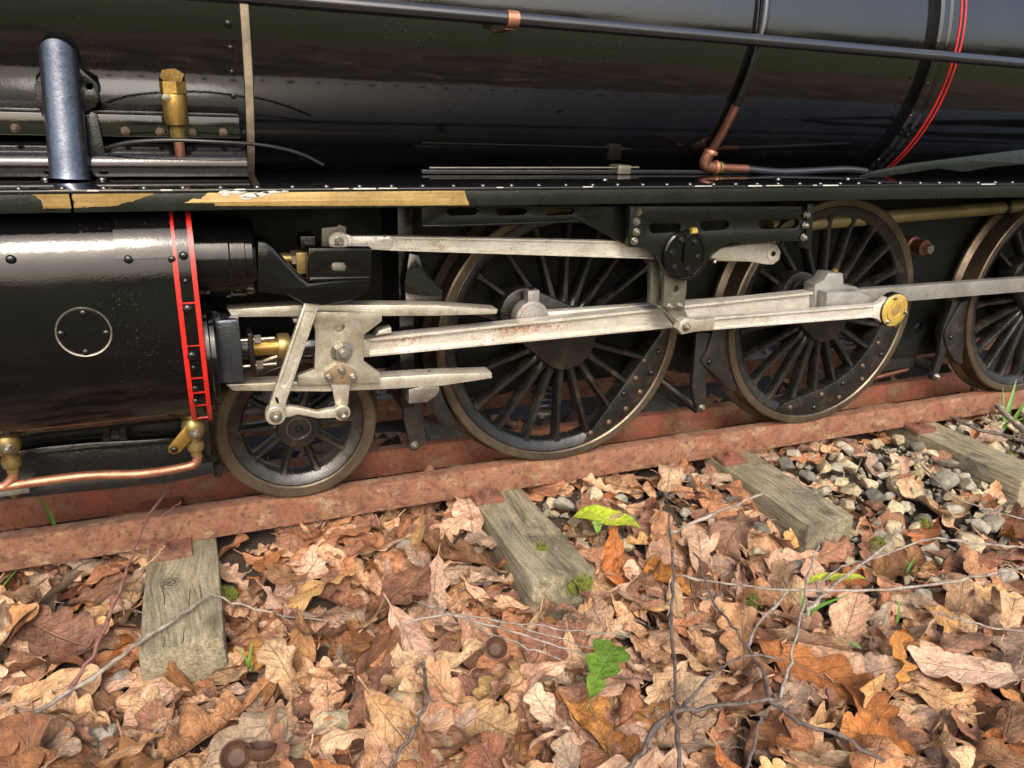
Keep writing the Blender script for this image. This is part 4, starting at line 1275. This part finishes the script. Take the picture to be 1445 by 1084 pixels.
# ================================================================== litter, stones, twigs, grass
def leaf_bm(seed, n=30, cols=(-1, -.62, -.28, 0, .28, .62, 1), curl=1.0):
    rng = random.Random(seed)
    bm = bmesh.new()
    uvl = bm.loops.layers.uv.new('UVMap')
    nl = rng.choice((3.4, 3.9, 4.4))
    wid = rng.uniform(.27, .36)
    k1 = rng.uniform(-1.5, 1.2)*curl
    k2 = rng.uniform(-1.6, 1.6)*curl
    cup = rng.choice((rng.uniform(-.4, 1.3), rng.uniform(.2, 1.9), rng.uniform(-1.2, .3)))*curl
    side = rng.uniform(-.5, .5)
    tw = rng.uniform(-.9, .9)*curl
    asym = rng.uniform(-.4, .6)*curl
    ph = [rng.uniform(0, .5), rng.uniform(0, .5)]
    wv = [rng.uniform(0, 6.28) for _ in range(4)]
    depth = rng.uniform(.34, .5)
    pts, hd, la = [], 0.0, 0.0
    p = Vector((0, 0, 0))
    P, T, Nn, Sd = [], [], [], []
    for i in range(n+1):
        t = i/n
        a = k1*(t-.4)+k2*(t-.5)**2*1.6+.18*math.sin(6*t+wv[0])*curl
        b = side*(t-.5)
        d = Vector((math.cos(a)*math.cos(b), math.cos(a)*math.sin(b), math.sin(a)))
        s = Vector((-math.sin(b), math.cos(b), 0))
        nn = d.cross(s)
        r = tw*(t-.5)
        s2 = s*math.cos(r)+nn*math.sin(r)
        P.append(p.copy()); T.append(d); Sd.append(s2); Nn.append(d.cross(s2))
        p = p+d/n
    def width(t, s):
        env = (max(t, 0)**.85)*((1-t)**.42)*1.72
        lob = abs(math.sin(PI*(nl*t+ph[s])))**.75
        return wid*env*((1-depth)+depth*lob)+.012*(1-t)
    V = []
    for i in range(n+1):
        t = i/n
        row = []
        for c in cols:
            s = 0 if c < 0 else 1
            w = width(t, s)
            ac = abs(c)
            phi = (cup+asym*(1 if c > 0 else -1))*ac*.8+.35*math.sin(9*t+wv[1+s])*ac*ac*curl
            fw = .30*w*ac
            co = P[i]+T[i]*fw+Sd[i]*(w*c*math.cos(phi*.7))+Nn[i]*(w*ac*math.sin(phi*.7)+.035*curl*math.sin(2*PI*nl*t+wv[3])*ac*ac*(1 if c > 0 else .7)-.012*(1-ac))
            row.append(bm.verts.new(co))
        V.append(row)
    m = len(cols)
    for i in range(n):
        for j in range(m-1):
            f = bm.faces.new((V[i][j], V[i+1][j], V[i+1][j+1], V[i][j+1]))
            for lp, (ii, jj) in zip(f.loops, ((i, j), (i+1, j), (i+1, j+1), (i, j+1))):
                lp[uvl].uv = (ii/n, cols[jj]*.5+.5)
    # stalk
    q0 = P[0]
    st = [q0+Vector((.02, 0, 0)), q0-T[0]*.06+Vector((0, rng.uniform(-.01, .01), -.004)), q0-T[0]*.13+Vector((0, rng.uniform(-.03, .03), rng.uniform(-.02, .01)))]
    nf = len(bm.faces)
    add_tube(bm, st, .008, 5)
    bm.faces.ensure_lookup_table()
    for f in bm.faces[nf:]:
        for lp in f.loops:
            lp[uvl].uv = (.01, .5)
    c = Vector((0, 0, 0))
    for v in bm.verts:
        c += v.co
    c /= len(bm.verts)
    # lay it flat: rotate so that the best-fit plane is level
    co = [v.co-c for v in bm.verts]
    zx = sum(q.z*q.x for q in co)/sum(q.x*q.x for q in co)
    zy = sum(q.z*q.y for q in co)/sum(q.y*q.y for q in co)
    for v in bm.verts:
        q = v.co-c
        v.co = (q.x, q.y, q.z-zx*q.x-zy*q.y)
    lo = sorted(v.co.z for v in bm.verts)[len(bm.verts)//10]
    for v in bm.verts:
        v.co.z -= lo
    return bm
LEAF = []
LEAF_MATS = ['leaf_tan', 'leaf_orange', 'leaf_brown', 'leaf_pink', 'leaf_grey', 'leaf_gold']
for k in range(26):
    bm = leaf_bm(100+k, curl=(.4, 1.15, .8, 1.55)[k % 4])
    me = bpy.data.meshes.new('oak_leaf')
    bm.to_mesh(me)
    bm.free()
    me.materials.append(M['leaf_tan'])
    for p in me.polygons:
        p.use_smooth = True
    LEAF.append(me)
LOW = []
for k in range(12):
    bm = leaf_bm(300+k, n=18, cols=(-1, -.5, 0, .5, 1), curl=1.0)
    vs = [v.co.copy() for v in bm.verts]
    bm.verts.index_update()
    uvl = bm.loops.layers.uv.active
    fs = [([v.index for v in f.verts], [tuple(l[uvl].uv) for l in f.loops]) for f in bm.faces]
    bm.free()
    LOW.append((vs, fs))
def blocked(x, y, m=.0):
    for sx, _, ye, _ in SL:
        if abs(x-sx) < .026+m and y > ye-m:
            return True
    return False
def in_px(p, m=40):
    a, b = proj(p)
    return -m < a < 1445+m and -m < b < 1084+m
def stony(x, y):                 # how bare of leaves the ballast is here
    v = 0.0
    if x > .10 and -.24 < y < .0:
        v = min(1, (x-.10)/.14)*min(1, max(0, (.24+y)/.08))
    if -.02 < x < .17 and y > -.12:
        v = max(v, .35)
    return v
# the deep litter nobody could count
rng = random.Random(11)
def stuff_leaves(name, count, region, label, zoff=0.0, smin=.040, smax=.066, test=None):
    groups = {i: ([], [], []) for i in range(6)}
    V, F, UV, MI = [], [], [], []
    done = tries = 0
    while done < count and tries < count*12:
        tries += 1
        x = rng.uniform(region[0], region[1]); y = rng.uniform(region[2], region[3])
        if test and not test(x, y):
            continue
        vs, fs = rng.choice(LOW)
        s = rng.uniform(smin, smax)
        mt = Matrix.Translation((x, y, ground_z(x, y)+zoff+rng.uniform(-.002, .009))) @ Matrix.Rotation(rng.uniform(0, 6.28), 4, 'Z') @ Matrix.Rotation(rng.gauss(0, .28), 4, 'X') @ Matrix.Rotation(rng.gauss(0, .28), 4, 'Y') @ Matrix.Scale(s, 4)
        if rng.random() < .4:
            mt = mt @ Matrix.Translation((0, 0, .12)) @ Matrix.Rotation(PI, 4, 'X')
        b = len(V)
        V.extend((mt @ v)[:] for v in vs)
        mi = rng.choices(range(6), (26, 22, 26, 12, 11, 3))[0]
        for idx, uv in fs:
            F.append([b+i for i in idx]); UV.extend(uv); MI.append(mi)
        done += 1
    me = bpy.data.meshes.new(name)
    me.from_pydata(V, [], F)
    ul = me.uv_layers.new(name='UVMap')
    ul.data.foreach_set('uv', [c for u in UV for c in u])
    me.polygons.foreach_set('material_index', MI)
    me.polygons.foreach_set('use_smooth', [True]*len(F))
    for mn in LEAF_MATS:
        me.materials.append(M[mn])
    o = bpy.data.objects.new(name, me)
    link(o, None, (0, 0, 0))
    return tag(o, label, 'leaf litter', kind='stuff')
stuff_leaves('leaf_litter', 1150, (-.62, .85, -.50, .055), 'deep layer of brown fallen oak leaves beneath the uppermost ones', 0.0, test=lambda x, y: not blocked(x, y, .003) and rng.random() > .8*stony(x, y) and in_px((x, y, -.05), 220))
stuff_leaves('leaf_litter', 900, (-.6, 1.2, .085, .62), 'shaded fallen leaves between and beyond the rails under the locomotive', .004, test=lambda x, y: abs(y-.2) > .03)
stuff_leaves('leaf_litter', 420, (-1.6, 1.6, -1.1, -.40), 'fallen oak leaves spread on the ground away from the track', 0.0, .045, .07, test=lambda x, y: not in_px((x, y, -.05), 100))

# ballast stones
def rock(seed):
    r_ = random.Random(seed)
    bm = bmesh.new()
    for _ in range(15):
        d = Vector((r_.gauss(0, 1), r_.gauss(0, 1), r_.gauss(0, 1))).normalized()*r_.uniform(.85, 1.08)
        bm.verts.new((d.x*r_.uniform(1.1, 1.3), d.y*.95, d.z*.78))
    hl = bmesh.ops.convex_hull(bm, input=bm.verts)
    bmesh.ops.delete(bm, geom=[v for v in bm.verts if not v.link_faces], context='VERTS')
    bmesh.ops.bevel(bm, geom=list(bm.edges), offset=.07, segments=1, affect='EDGES')
    me = bpy.data.meshes.new('ballast_stone')
    bm.to_mesh(me); bm.free()
    me.materials.append(M['stone_grey'])
    smooth(me, 24)
    return me
ROCKS = [rock(k) for k in range(14)]
rng = random.Random(21)
placed = []
def put_stone(x, y, s, dz=0.0):
    o = inst('ballast_stone', rng.choice(ROCKS), (x, y, ground_z(x, y)+s*.35+dz), None, (rng.uniform(-.5, .5), rng.uniform(-.5, .5), rng.uniform(0, 6.28)), s)
    placed.append((x, y, s))
    return o
n_st = tries = 0
while n_st < 235 and tries < 9000:
    tries += 1
    x = rng.uniform(-.42, .78); y = rng.uniform(-.28, .0)
    k = stony(x, y)
    if rng.random() > k+.035 or blocked(x, y, .006) or not in_px((x, y, -.05), 20):
        continue
    s = rng.choice((rng.uniform(.006, .010), rng.uniform(.008, .0135), rng.uniform(.0045, .007)))
    if any((x-a)**2+(y-b)**2 < ((s+c)*.72)**2 for a, b, c in placed):
        continue
    o = put_stone(x, y, s, rng.uniform(0, .005)+.006*k)
    a, b = proj((x, y, -.05))
    mt = rng.choices(('stone_buff', 'stone_grey', 'stone_dark'), (40, 40, 20))[0]
    o.material_slots[0].link = 'OBJECT'
    o.material_slots[0].material = M[mt]
    size = 'small' if s < .0065 else 'large' if s > .0105 else 'middle-sized'
    tone = {'stone_buff': 'buff', 'stone_grey': 'grey', 'stone_dark': 'dark'}[mt]
    names = [(-.3195, 'knotty sleeper'), (-.057, 'moss-tufted sleeper'), (.1985, 'olive-stained sleeper'), (.46, 'sleeper near the grass')]
    near = min(names, key=lambda q: abs(q[0]-x))[1]
    if y > -.05:
        where = 'under the rail edge by the '+near
    elif y > -.13:
        where = 'beside the flank of the '+near
    else:
        where = 'off the cut end of the '+near
    tag(o, '%s %s ballast stone %s' % (size, tone, where), 'stone', 'ballast stones')
    n_st += 1
# gravel bed
V, F = [], []
for _ in range(4500):
    x = rng.uniform(-.45, .85); y = rng.uniform(-.30, .0)
    if rng.random() > stony(x, y)+.12 or blocked(x, y, .003):
        continue
    s = rng.uniform(.0018, .0048)
    c = Vector((x, y, ground_z(x, y)+s*.3+.004*stony(x, y)))
    b = len(V)
    pts = [Vector((1, 0, 0)), Vector((-1, 0, 0)), Vector((0, 1, 0)), Vector((0, -1, 0)), Vector((0, 0, .8)), Vector((0, 0, -.8))]
    rot = Matrix.Rotation(rng.uniform(0, 6), 3, 'Z') @ Matrix.Rotation(rng.uniform(0, 6), 3, 'X')
    V.extend((c+(rot @ (p*rng.uniform(.7, 1.2)))*s)[:] for p in pts)
    F.extend([b+i for i in f] for f in ((0, 2, 4), (2, 1, 4), (1, 3, 4), (3, 0, 4), (2, 0, 5), (1, 2, 5), (3, 1, 5), (0, 3, 5)))
me = bpy.data.meshes.new('gravel')
me.from_pydata(V, [], F)
me.materials.append(M['stone_grey'])
o = inst('gravel', me, (0, 0, 0))
tag(o, 'fine gravel between the larger ballast stones', 'gravel', kind='stuff')

# the uppermost leaves, each one a thing
TONE = {'leaf_tan': 'tan', 'leaf_orange': 'rust-orange', 'leaf_brown': 'dark brown', 'leaf_pink': 'pinkish', 'leaf_grey': 'grey-brown', 'leaf_gold': 'golden'}
SHAPE = ('flat', 'curled', 'wavy', 'crumpled')
NAMED = ((-.3195, 'knotty sleeper'), (-.057, 'moss-tufted sleeper'), (.1985, 'olive-stained sleeper'), (.46, 'sleeper near the grass'))
def leaf_words(mat, shape, x, y):
    who = '%s %s oak leaf' % (shape, TONE[mat])
    near = min(NAMED, key=lambda q: abs(q[0]-x))[1]
    left = [n for q, n in NAMED if q < x]
    right = [n for q, n in NAMED if q >= x]
    if y > -.055:
        where = 'against the rusty rail ' + ('before the knotty sleeper' if not left else 'after the '+left[-1])
    elif y > -.125:
        where = 'beside the flank of the '+near
    elif y > -.19:
        where = 'just off the cut end of the '+near
    elif y > -.25:
        where = 'in open litter, in line with the '+near
    else:
        where = 'farthest from the rail, in line with the '+near
    return who+' '+where, 'fallen oak leaves on the litter'
def put_leaf(me, x, y, z, rz, rx, ry, s, mat, label=None, group=None, name='oak_leaf'):
    o = inst(name, me, (x, y, z), None, None, s)
    o.rotation_euler = (Matrix.Rotation(rz, 3, 'Z') @ Matrix.Rotation(rx, 3, 'X') @ Matrix.Rotation(ry, 3, 'Y')).to_euler()
    o.material_slots[0].link = 'OBJECT'
    o.material_slots[0].material = M[mat]
    if label is None:
        label, group = leaf_words(mat, SHAPE[LEAF.index(me) % 4], x, y)
    return tag(o, label, 'leaf', group)
rng = random.Random(5)
spots = []
tries = 0
while len(spots) < 296 and tries < 40000:
    tries += 1
    a, b = rng.uniform(-40, 1485), rng.uniform(590, 1130)
    p = atz(a, b, -.05)
    if p.y > .016 or p.y < -.42 or blocked(p.x, p.y, .006):
        continue
    if rng.random() < .78*stony(p.x, p.y):
        continue
    dmin = .0185*(1-tries/60000)
    if any((p.x-q[0])**2+(p.y-q[1])**2 < dmin*dmin for q in spots):
        continue
    spots.append((p.x, p.y))
for i, (x, y) in enumerate(spots):
    s = rng.choice((rng.uniform(.034, .05), rng.uniform(.05, .074), rng.uniform(.055, .085)))
    near_rail = y > -.045
    rz = rng.uniform(0, 6.28)
    if near_rail:
        s *= .8
        rz = rng.choice((0, PI))+rng.gauss(0, .5)
    mat = rng.choices(LEAF_MATS, (34, 21, 16, 17, 8, 4))[0]
    s *= 1.0
    z = ground_z(x, y)+.007+rng.uniform(0, .011)
    if y > -.025:
        z = min(z, -.0435)
        s *= .8
    if blocked(x, y, .03):
        z = min(z, -.050)
        s *= .85
    put_leaf(LEAF[rng.randrange(len(LEAF))], x, y, z, rz, rng.gauss(0, .42 if y < -.03 else .15), rng.gauss(0, .42 if y < -.03 else .15), s, mat)
# singled-out leaves
p = atz(1268, 925, -.03)
put_leaf(LEAF[3], p.x, p.y, -.035, 1.1, .9, -.5, .05, 'leaf_orange', 'bright orange curled oak leaf standing up in the litter', None)
p = atz(1385, 945, -.045)
put_leaf(LEAF[4], p.x, p.y, -.047, 2.6, .1, .0, .085, 'leaf_pink', 'large flat pale oak leaf spread out beside the bright orange leaf', None)
def blade_leaf(name, p, L, w, rz, mat, label, tilt=(0, 0)):
    bm = bmesh.new()
    uvl = bm.loops.layers.uv.new('UVMap')
    n = 12
    V = []
    for i in range(n+1):
        t = i/n
        ww = w*math.sin(PI*t**.8)**.8*(1+.06*math.sin(40*t))+.0004
        z = .006*math.sin(3*t)+.002*math.sin(9*t)
        V.append([bm.verts.new((L*(t-.5), ww*c, z+abs(c)*ww*.35)) for c in (-1, -.5, 0, .5, 1)])
    for i in range(n):
        for j in range(4):
            f = bm.faces.new((V[i][j], V[i+1][j], V[i+1][j+1], V[i][j+1]))
            for lp, (ii, jj) in zip(f.loops, ((i, j), (i+1, j), (i+1, j+1), (i, j+1))):
                lp[uvl].uv = (ii/n, jj/4)
    me = bpy.data.meshes.new(name)
    bm.to_mesh(me); bm.free()
    me.materials.append(M[mat])
    for q in me.polygons:
        q.use_smooth = True
    o = inst(name, me, p, None, None)
    o.rotation_euler = (Matrix.Rotation(rz, 3, 'Z') @ Matrix.Rotation(tilt[0], 3, 'X') @ Matrix.Rotation(tilt[1], 3, 'Y')).to_euler()
    return tag(o, label, 'leaf')
p = atz(856, 738, -.024); p.z = -.024
blade_leaf('green_leaf', p, .056, .0100, -.55, 'lime_leaf', 'broad yellow-green leaf beside the sleeper with moss', (.25, .1))
p = atz(850, 945, -.032); p.z = -.036
put_leaf(LEAF[8], p.x, p.y, -.033, .75, .15, -.1, .052, 'green_leaf', 'fresh green lobed leaf among the brown litter', None, 'green_leaf')
p = atz(1180, 826, -.04); p.z = -.038
blade_leaf('green_leaf', p, .050, .0042, -.30, 'lime_leaf', 'narrow yellow-green leaf under the crossing twigs', (.1, 0))
p = atz(842, 748, -.017); p.z = -.017
blade_leaf('green_leaf', p, .012, .004, 1.2, 'green_leaf', 'tiny round green leaf on the broad yellow-green leaf')

# twigs: points of (pixel x, pixel y, height)
def twig(pts, r0, r1, mat, label, branches=(), group=None):
    P = [atz(a, b, z) for a, b, z in pts]
    bm = bmesh.new()
    def add(P, r0, r1):
        Q = spline(P, 5)
        rr_ = random.Random(len(Q)+int(r0*1e6))
        Q = [q+Vector((rr_.gauss(0, .0007), rr_.gauss(0, .0007), rr_.gauss(0, .0005))) for q in Q]
        n = len(Q)
        rad = [(r0+(r1-r0)*k/(n-1))*(1+(.45 if rr_.random() < .12 else 0)+.08*rr_.gauss(0, 1)) for k in range(n)]
        add_tube(bm, Q, r0, 7, [q*1.08 for q in rad])
        for k in range(3, n-2, 6):                    # buds and broken side shoots
            dq = Vector((rr_.gauss(0, 1), rr_.gauss(0, 1), abs(rr_.gauss(0, 1)))).normalized()*rr_.uniform(.002, .006)
            add_tube(bm, [Q[k], Q[k]+dq], rad[k]*.5, 5, [rad[k]*.6, rad[k]*.3])
    add(P, r0, r1)
    for br, a, b in branches:
        add([atz(*q) for q in br], a, b)
    o = mk('twig', bm, mat, None, 60)
    return tag(o, label, 'twig', group)
twig([(-30, 1048, -.040), (60, 1000, -.034), (130, 955, -.030), (200, 905, -.022), (255, 868, -.020), (300, 838, -.020)], .0014, .0011, 'twig_grey', 'straight grey twig leaning across the knotty sleeper',
     [([(298, 839, -.020), (350, 856, -.024), (400, 868, -.03), (470, 878, -.038)], .0008, .0005)])
twig([(95, 985, -.035), (130, 925, -.02), (158, 862, -.008), (180, 800, .004), (203, 740, .012), (235, 695, .02), (262, 668, .024), (278, 660, .026)], .0012, .0005, 'twig_red', 'thin reddish twig rising in front of the rusty rail',
     [([(203, 742, .012), (228, 728, .016), (255, 708, .02)], .0004, .0003)])
twig([(195, 805, -.020), (215, 790, -.016), (232, 770, -.012)], .0004, .0003, 'straw', 'short pale straw stalk on the rail clip')
twig([(590, 850, -.036), (640, 868, -.030), (700, 884, -.028), (760, 903, -.032), (830, 925, -.036)], .0009, .0005, 'twig_grey', 'forked bundle of thin twigs below the sleeper with moss',
     [([(570, 880, -.036), (640, 868, -.030), (720, 878, -.026), (800, 889, -.03), (890, 898, -.034)], .0008, .0004), ([(655, 872, -.029), (700, 897, -.03), (745, 915, -.034), (790, 930, -.036)], .0007, .0004), ([(720, 880, -.028), (800, 905, -.03), (860, 918, -.034)], .0005, .0003)])
twig([(597, 935, -.032), (602, 975, -.030), (600, 1000, -.03), (580, 1035, -.034), (550, 1090, -.04)], .0011, .0009, 'twig_dark', 'short knobbly dark twig in the litter',
     [([(600, 985, -.03), (615, 990, -.026)], .0006, .0004), ([(598, 955, -.03), (585, 948, -.026)], .0006, .0004)])
twig([(945, 725, -.010), (950, 800, -.018), (947, 870, -.022), (953, 950, -.026), (955, 1010, -.028), (958, 1095, -.032)], .0009, .0011, 'twig_dark', 'upright dark twig standing from the litter')
twig([(1155, 765, -.004), (1140, 820, -.010), (1127, 880, -.018), (1115, 935, -.028), (1100, 985, -.034)], .0006, .0010, 'twig_grey', 'pale slender twig standing up among crossing twigs')
twig([(1445, 772, -.028), (1380, 768, -.026), (1310, 762, -.024), (1240, 785, -.026), (1190, 800, -.028), (1150, 828, -.032)], .0009, .0006, 'twig_grey', 'long bowed grey twig lying over the stones',
     [([(1275, 743, -.018), (1255, 765, -.022), (1200, 808, -.026), (1150, 850, -.03), (1138, 872, -.034)], .0011, .0012)])
twig([(1470, 798, -.022), (1400, 810, -.022), (1320, 825, -.022), (1230, 832, -.022), (1110, 833, -.024), (1040, 826, -.026), (955, 812, -.03)], .0011, .0008, 'twig_grey', 'longest grey twig spanning the litter and stones',
     [([(1115, 833, -.024), (1075, 875, -.028), (1055, 912, -.032)], .0008, .0010)])
twig([(870, 1100, -.034), (905, 1060, -.032), (940, 1010, -.030), (985, 1000, -.028), (1050, 992, -.026), (1100, 985, -.026)], .0013, .0011, 'twig_dark', 'dark forked branch lying in the litter',
     [([(960, 1002, -.03), (1010, 950, -.026), (1050, 925, -.026), (1105, 930, -.03)], .0009, .0006), ([(1085, 988, -.028), (1130, 1020, -.028), (1190, 1040, -.03), (1250, 1075, -.034)], .0013, .0010), ([(980, 780, -.026), (1010, 850, -.028), (1045, 900, -.028), (1075, 945, -.03), (1085, 990, -.03)], .0006, .0010)])
twig([(1055, 1090, -.034), (1070, 1030, -.026), (1075, 1010, -.022)], .0009, .0007, 'twig_dark', 'short dark stick poking out of the leaves')
twig([(940, 755, -.022), (985, 735, -.018), (1040, 712, -.012), (1078, 695, -.008)], .0012, .0008, 'twig_grey', 'grey twig touching the olive-stained sleeper')
twig([(1340, 588, -.012), (1380, 605, -.016), (1420, 615, -.02), (1460, 628, -.022)], .0017, .0014, 'twig_dark', 'dark twig beside the grass tuft')
twig([(1408, 572, -.004), (1425, 590, -.008), (1450, 612, -.012)], .0030, .0026, 'twig_grey', 'stout lichen-covered stick by the grass tuft')
twig([(1300, 655, -.03), (1345, 700, -.032), (1400, 720, -.034), (1450, 735, -.036)], .0008, .0006, 'twig_grey', 'thin twig lying among the ballast stones')
twig([(1320, 865, -.034), (1360, 875, -.032), (1400, 885, -.034), (1450, 893, -.036)], .0008, .0006, 'twig_grey', 'pale twig in front of the large flat leaf')
twig([(20, 855, -.040), (60, 828, -.034), (85, 815, -.03), (130, 790, -.03)], .0007, .0004, 'twig_dark', 'thin dark twig under the edge of the rail')

# grass
def blades(name, base, specs, label, mat='grass', group=None):
    root = empty(name, base)
    for (dx, dy, h, lean, az, w) in specs:
        bm = bmesh.new()
        n = 9
        V = []
        d = Vector((math.cos(az), math.sin(az), 0)); s = Vector((-math.sin(az), math.cos(az), 0))
        for i in range(n+1):
            t = i/n
            c = Vector(base)+Vector((dx, dy, 0))+d*(lean*t**1.8)+Vector((0, 0, h*(t-.25*t*t*min(1, lean/h))))
            ww = w*(1-t**2)+.0001
            V.append([bm.verts.new(c-s*ww), bm.verts.new(c+d*ww*.3), bm.verts.new(c+s*ww)])
        for i in range(n):
            for j in range(2):
                bm.faces.new((V[i][j], V[i+1][j], V[i+1][j+1], V[i][j+1]))
        mk('blade', bm, mat, root, 180)
    return tag(root, label, 'grass', group)
p = atz(1418, 600, -.03)
blades('grass_tuft', (p.x, p.y, -.035), [(0, 0, .062, .022, .6, .0026), (.006, -.004, .045, .03, .2, .0024), (-.004, .004, .035, .026, 2.8, .0022), (.01, .0, .03, .04, -.5, .0022), (.004, .006, .05, .012, 1.5, .002), (-.006, -.003, .025, .02, -2.2, .002)], 'bright green grass tuft beside the last sleeper and rail')
p = atz(78, 742, .001)
blades('grass_plant', (p.x, .0165, -.02), [(0, 0, .048, .010, 2.7, .0024)], 'single green grass blade growing between the two rails')
p = atz(0, 850, -.045)
blades('grass_plant', (p.x-.004, p.y, -.05), [(0, 0, .028, .022, .7, .0016), (-.004, -.008, .02, .016, .9, .0012)], 'green grass blades in the litter before the rail end')
p = atz(352, 945, -.045)
blades('grass_sprig', (p.x, p.y, -.045), [(0, 0, .02, .006, .9, .001), (0, 0, .016, .009, 2.2, .0009), (0, 0, .017, .009, -.2, .0009), (.002, -.002, .012, .006, -1, .0009)], 'small green sprig beside the knotty sleeper')
p = atz(1215, 922, -.045)
blades('grass_plant', (p.x, p.y, -.042), [(0, 0, .010, .030, 2.5, .0016)], 'arching green grass blade beside the bright orange leaf')
p = atz(1140, 870, -.045)
blades('grass_sprig', (p.x, p.y, -.044), [(0, 0, .016, .034, -.1, .0022), (0, 0, .012, .022, .4, .002), (-.004, .002, .022, .008, 1.6, .0012)], 'green grass sprig under the crossing twigs')
p = atz(1265, 880, -.045)
blades('grass_sprig', (p.x, p.y, -.044), [(0, 0, .022, .004, 1.2, .001), (.06, .045, .014, .01, .3, .001), (.064, .045, .012, .008, 1.9, .001), (.06, .042, .010, .01, -1., .001)], 'thin grass sprigs behind the bright orange leaf')

# moss: each cushion a thing made of tiny leaflets
def moss(p, r, h, n, label, frond=0.0, wall=False):
    r_ = random.Random(int(p[0]*1e4))
    V, F = [], []
    for _ in range(n):
        a, q = r_.uniform(0, 6.28), math.sqrt(r_.random())
        c = Vector(p)+Vector((q*r*math.cos(a), q*r*math.sin(a), h*(1-q*q)*r_.uniform(.5, 1)))
        d = Vector((r_.gauss(0, 1), r_.gauss(0, 1), r_.uniform(.2, 1.4))).normalized()
        if wall:                         # cushion on an upright face looking along -y
            o_ = c-Vector(p)
            c = Vector(p)+Vector((o_.x, -o_.z*.5, o_.y*(.4+.6*r_.random())))
            d = Vector((d.x, -d.z, d.y))
        s = d.orthogonal().normalized()*.00045
        b = len(V)
        L = r_.uniform(.0014, .003)+frond
        V.extend([(c-s)[:], (c+s)[:], (c+d*L)[:]])
        F.append((b, b+1, b+2))
    me = bpy.data.meshes.new('moss')
    me.from_pydata(V, [], F)
    me.materials.append(M['moss'])
    o = inst('moss_cushion', me, (0, 0, 0))
    return tag(o, label, 'moss')
p = atz(765, 773, -.0255)
moss((p.x, p.y, -.0258), .0042, .003, 700, 'round moss tuft on the top of a timber sleeper')
moss((-.044, -.1350, -.036), .011, .003, 420, 'ferny moss on the cut end of the tufted sleeper', .002, True)
moss((-.2925, -.05, -.045), .009, .006, 700, 'moss along the side of the knotty sleeper', .001)
for i, (a, b) in enumerate(((1440, 690), (1305, 735), (1265, 715), (1425, 640), (1240, 762), (95, 995), (1065, 845))):
    p = atz(a, b, -.045)
    moss((p.x, p.y, -.05), .007, .008, 420, 'yellow-green moss patch among the stones and leaves').__setitem__('group', 'moss patches')
# acorn cups
for (a, b, s), lab in zip(((333, 1068, .0085), (368, 1056, .0085), (700, 915, .0075)), ('open acorn cup seen from above in the leaf litter', 'acorn cup lying on its side touching another cup', 'empty acorn cup below the bundle of thin twigs')):
    p = atz(a, b, -.03)
    d = Vector((-.1, -1.0, 1.2)) if 'open' in lab or 'empty' in lab else Vector((.2, .5, 1))
    o = lathe('acorn_cup', [(.2*s, -.75*s), (.6*s, -.62*s), (.92*s, -.25*s), (s, .15*s), (.9*s, .2*s), (.78*s, -.1*s), (.5*s, -.38*s), (.01*s, -.45*s)], (p.x, p.y, -.030), d, 'acorn_cup', None, 24)
    tag(o, lab, 'acorn cup')

# ================================================================== what the boiler mirrors: trees behind the photographer; plus an added row beyond that blocks sky
def tree(x, y, h, cr, seed, label):
    r_ = random.Random(seed)
    root = empty('tree', (x, y, -.08))
    bm = bmesh.new()
    add_tube(bm, [(x, y, -.1), (x+r_.uniform(-.1, .1), y, h*.35), (x+r_.uniform(-.2, .2), y+r_.uniform(-.2, .2), h*.75)], .1, 10, [.16, .12, .05])
    for k in range(7):
        a = r_.uniform(0, 6.28); z0 = h*r_.uniform(.25, .6)
        add_tube(bm, [(x, y, z0), (x+cr*.6*math.cos(a), y+cr*.6*math.sin(a), z0+h*.2)], .04, 6, [.05, .02])
    mk('trunk', bm, 'bark', root, 60)
    V, F = [], []
    cl = [(Vector((x+cr*r_.gauss(0, .45), y+cr*r_.gauss(0, .45), h*r_.uniform(.12, 1.0))), cr*r_.uniform(.22, .42)) for _ in range(26)]
    for c, r in cl:
        for _ in range(130):
            d = Vector((r_.gauss(0, 1), r_.gauss(0, 1), r_.gauss(0, 1))).normalized()*r*r_.random()**.4
            s = Vector((r_.gauss(0, 1), r_.gauss(0, 1), r_.gauss(0, 1))).normalized()
            t = s.orthogonal().normalized()
            b = len(V); L = r_.uniform(.05, .11)
            V.extend([(c+d-s*L)[:], (c+d+t*L*.6)[:], (c+d+s*L)[:], (c+d-t*L*.6)[:]])
            F.append((b, b+1, b+2, b+3))
    me = bpy.data.meshes.new('crown')
    me.from_pydata(V, [], F)
    me.materials.append(M['tree_leaf'])
    inst('crown', me, (0, 0, 0), root).location = -WLOC[root.name]
    tag(root, label, 'tree', 'trees across the grass behind the viewer')
rng = random.Random(2)
k = 0
for i in range(15):
    x = -30+4.6*i+rng.uniform(-1, 1)
    y = -24+rng.uniform(-2, 2)
    if i % 2:
        tree(x*.6, 13+rng.uniform(-2, 2), rng.uniform(4, 6), rng.uniform(1.8, 2.6), 90+i, 'unseen taller tree added beyond the locomotive to block sky light')  # unseen row added to hold back blue skylight from beyond the engine
    tree(x, y, rng.uniform(1.8, 3.2), rng.uniform(1.8, 2.6), 50+i, 'leafy tree across the grass mirrored in the boiler')
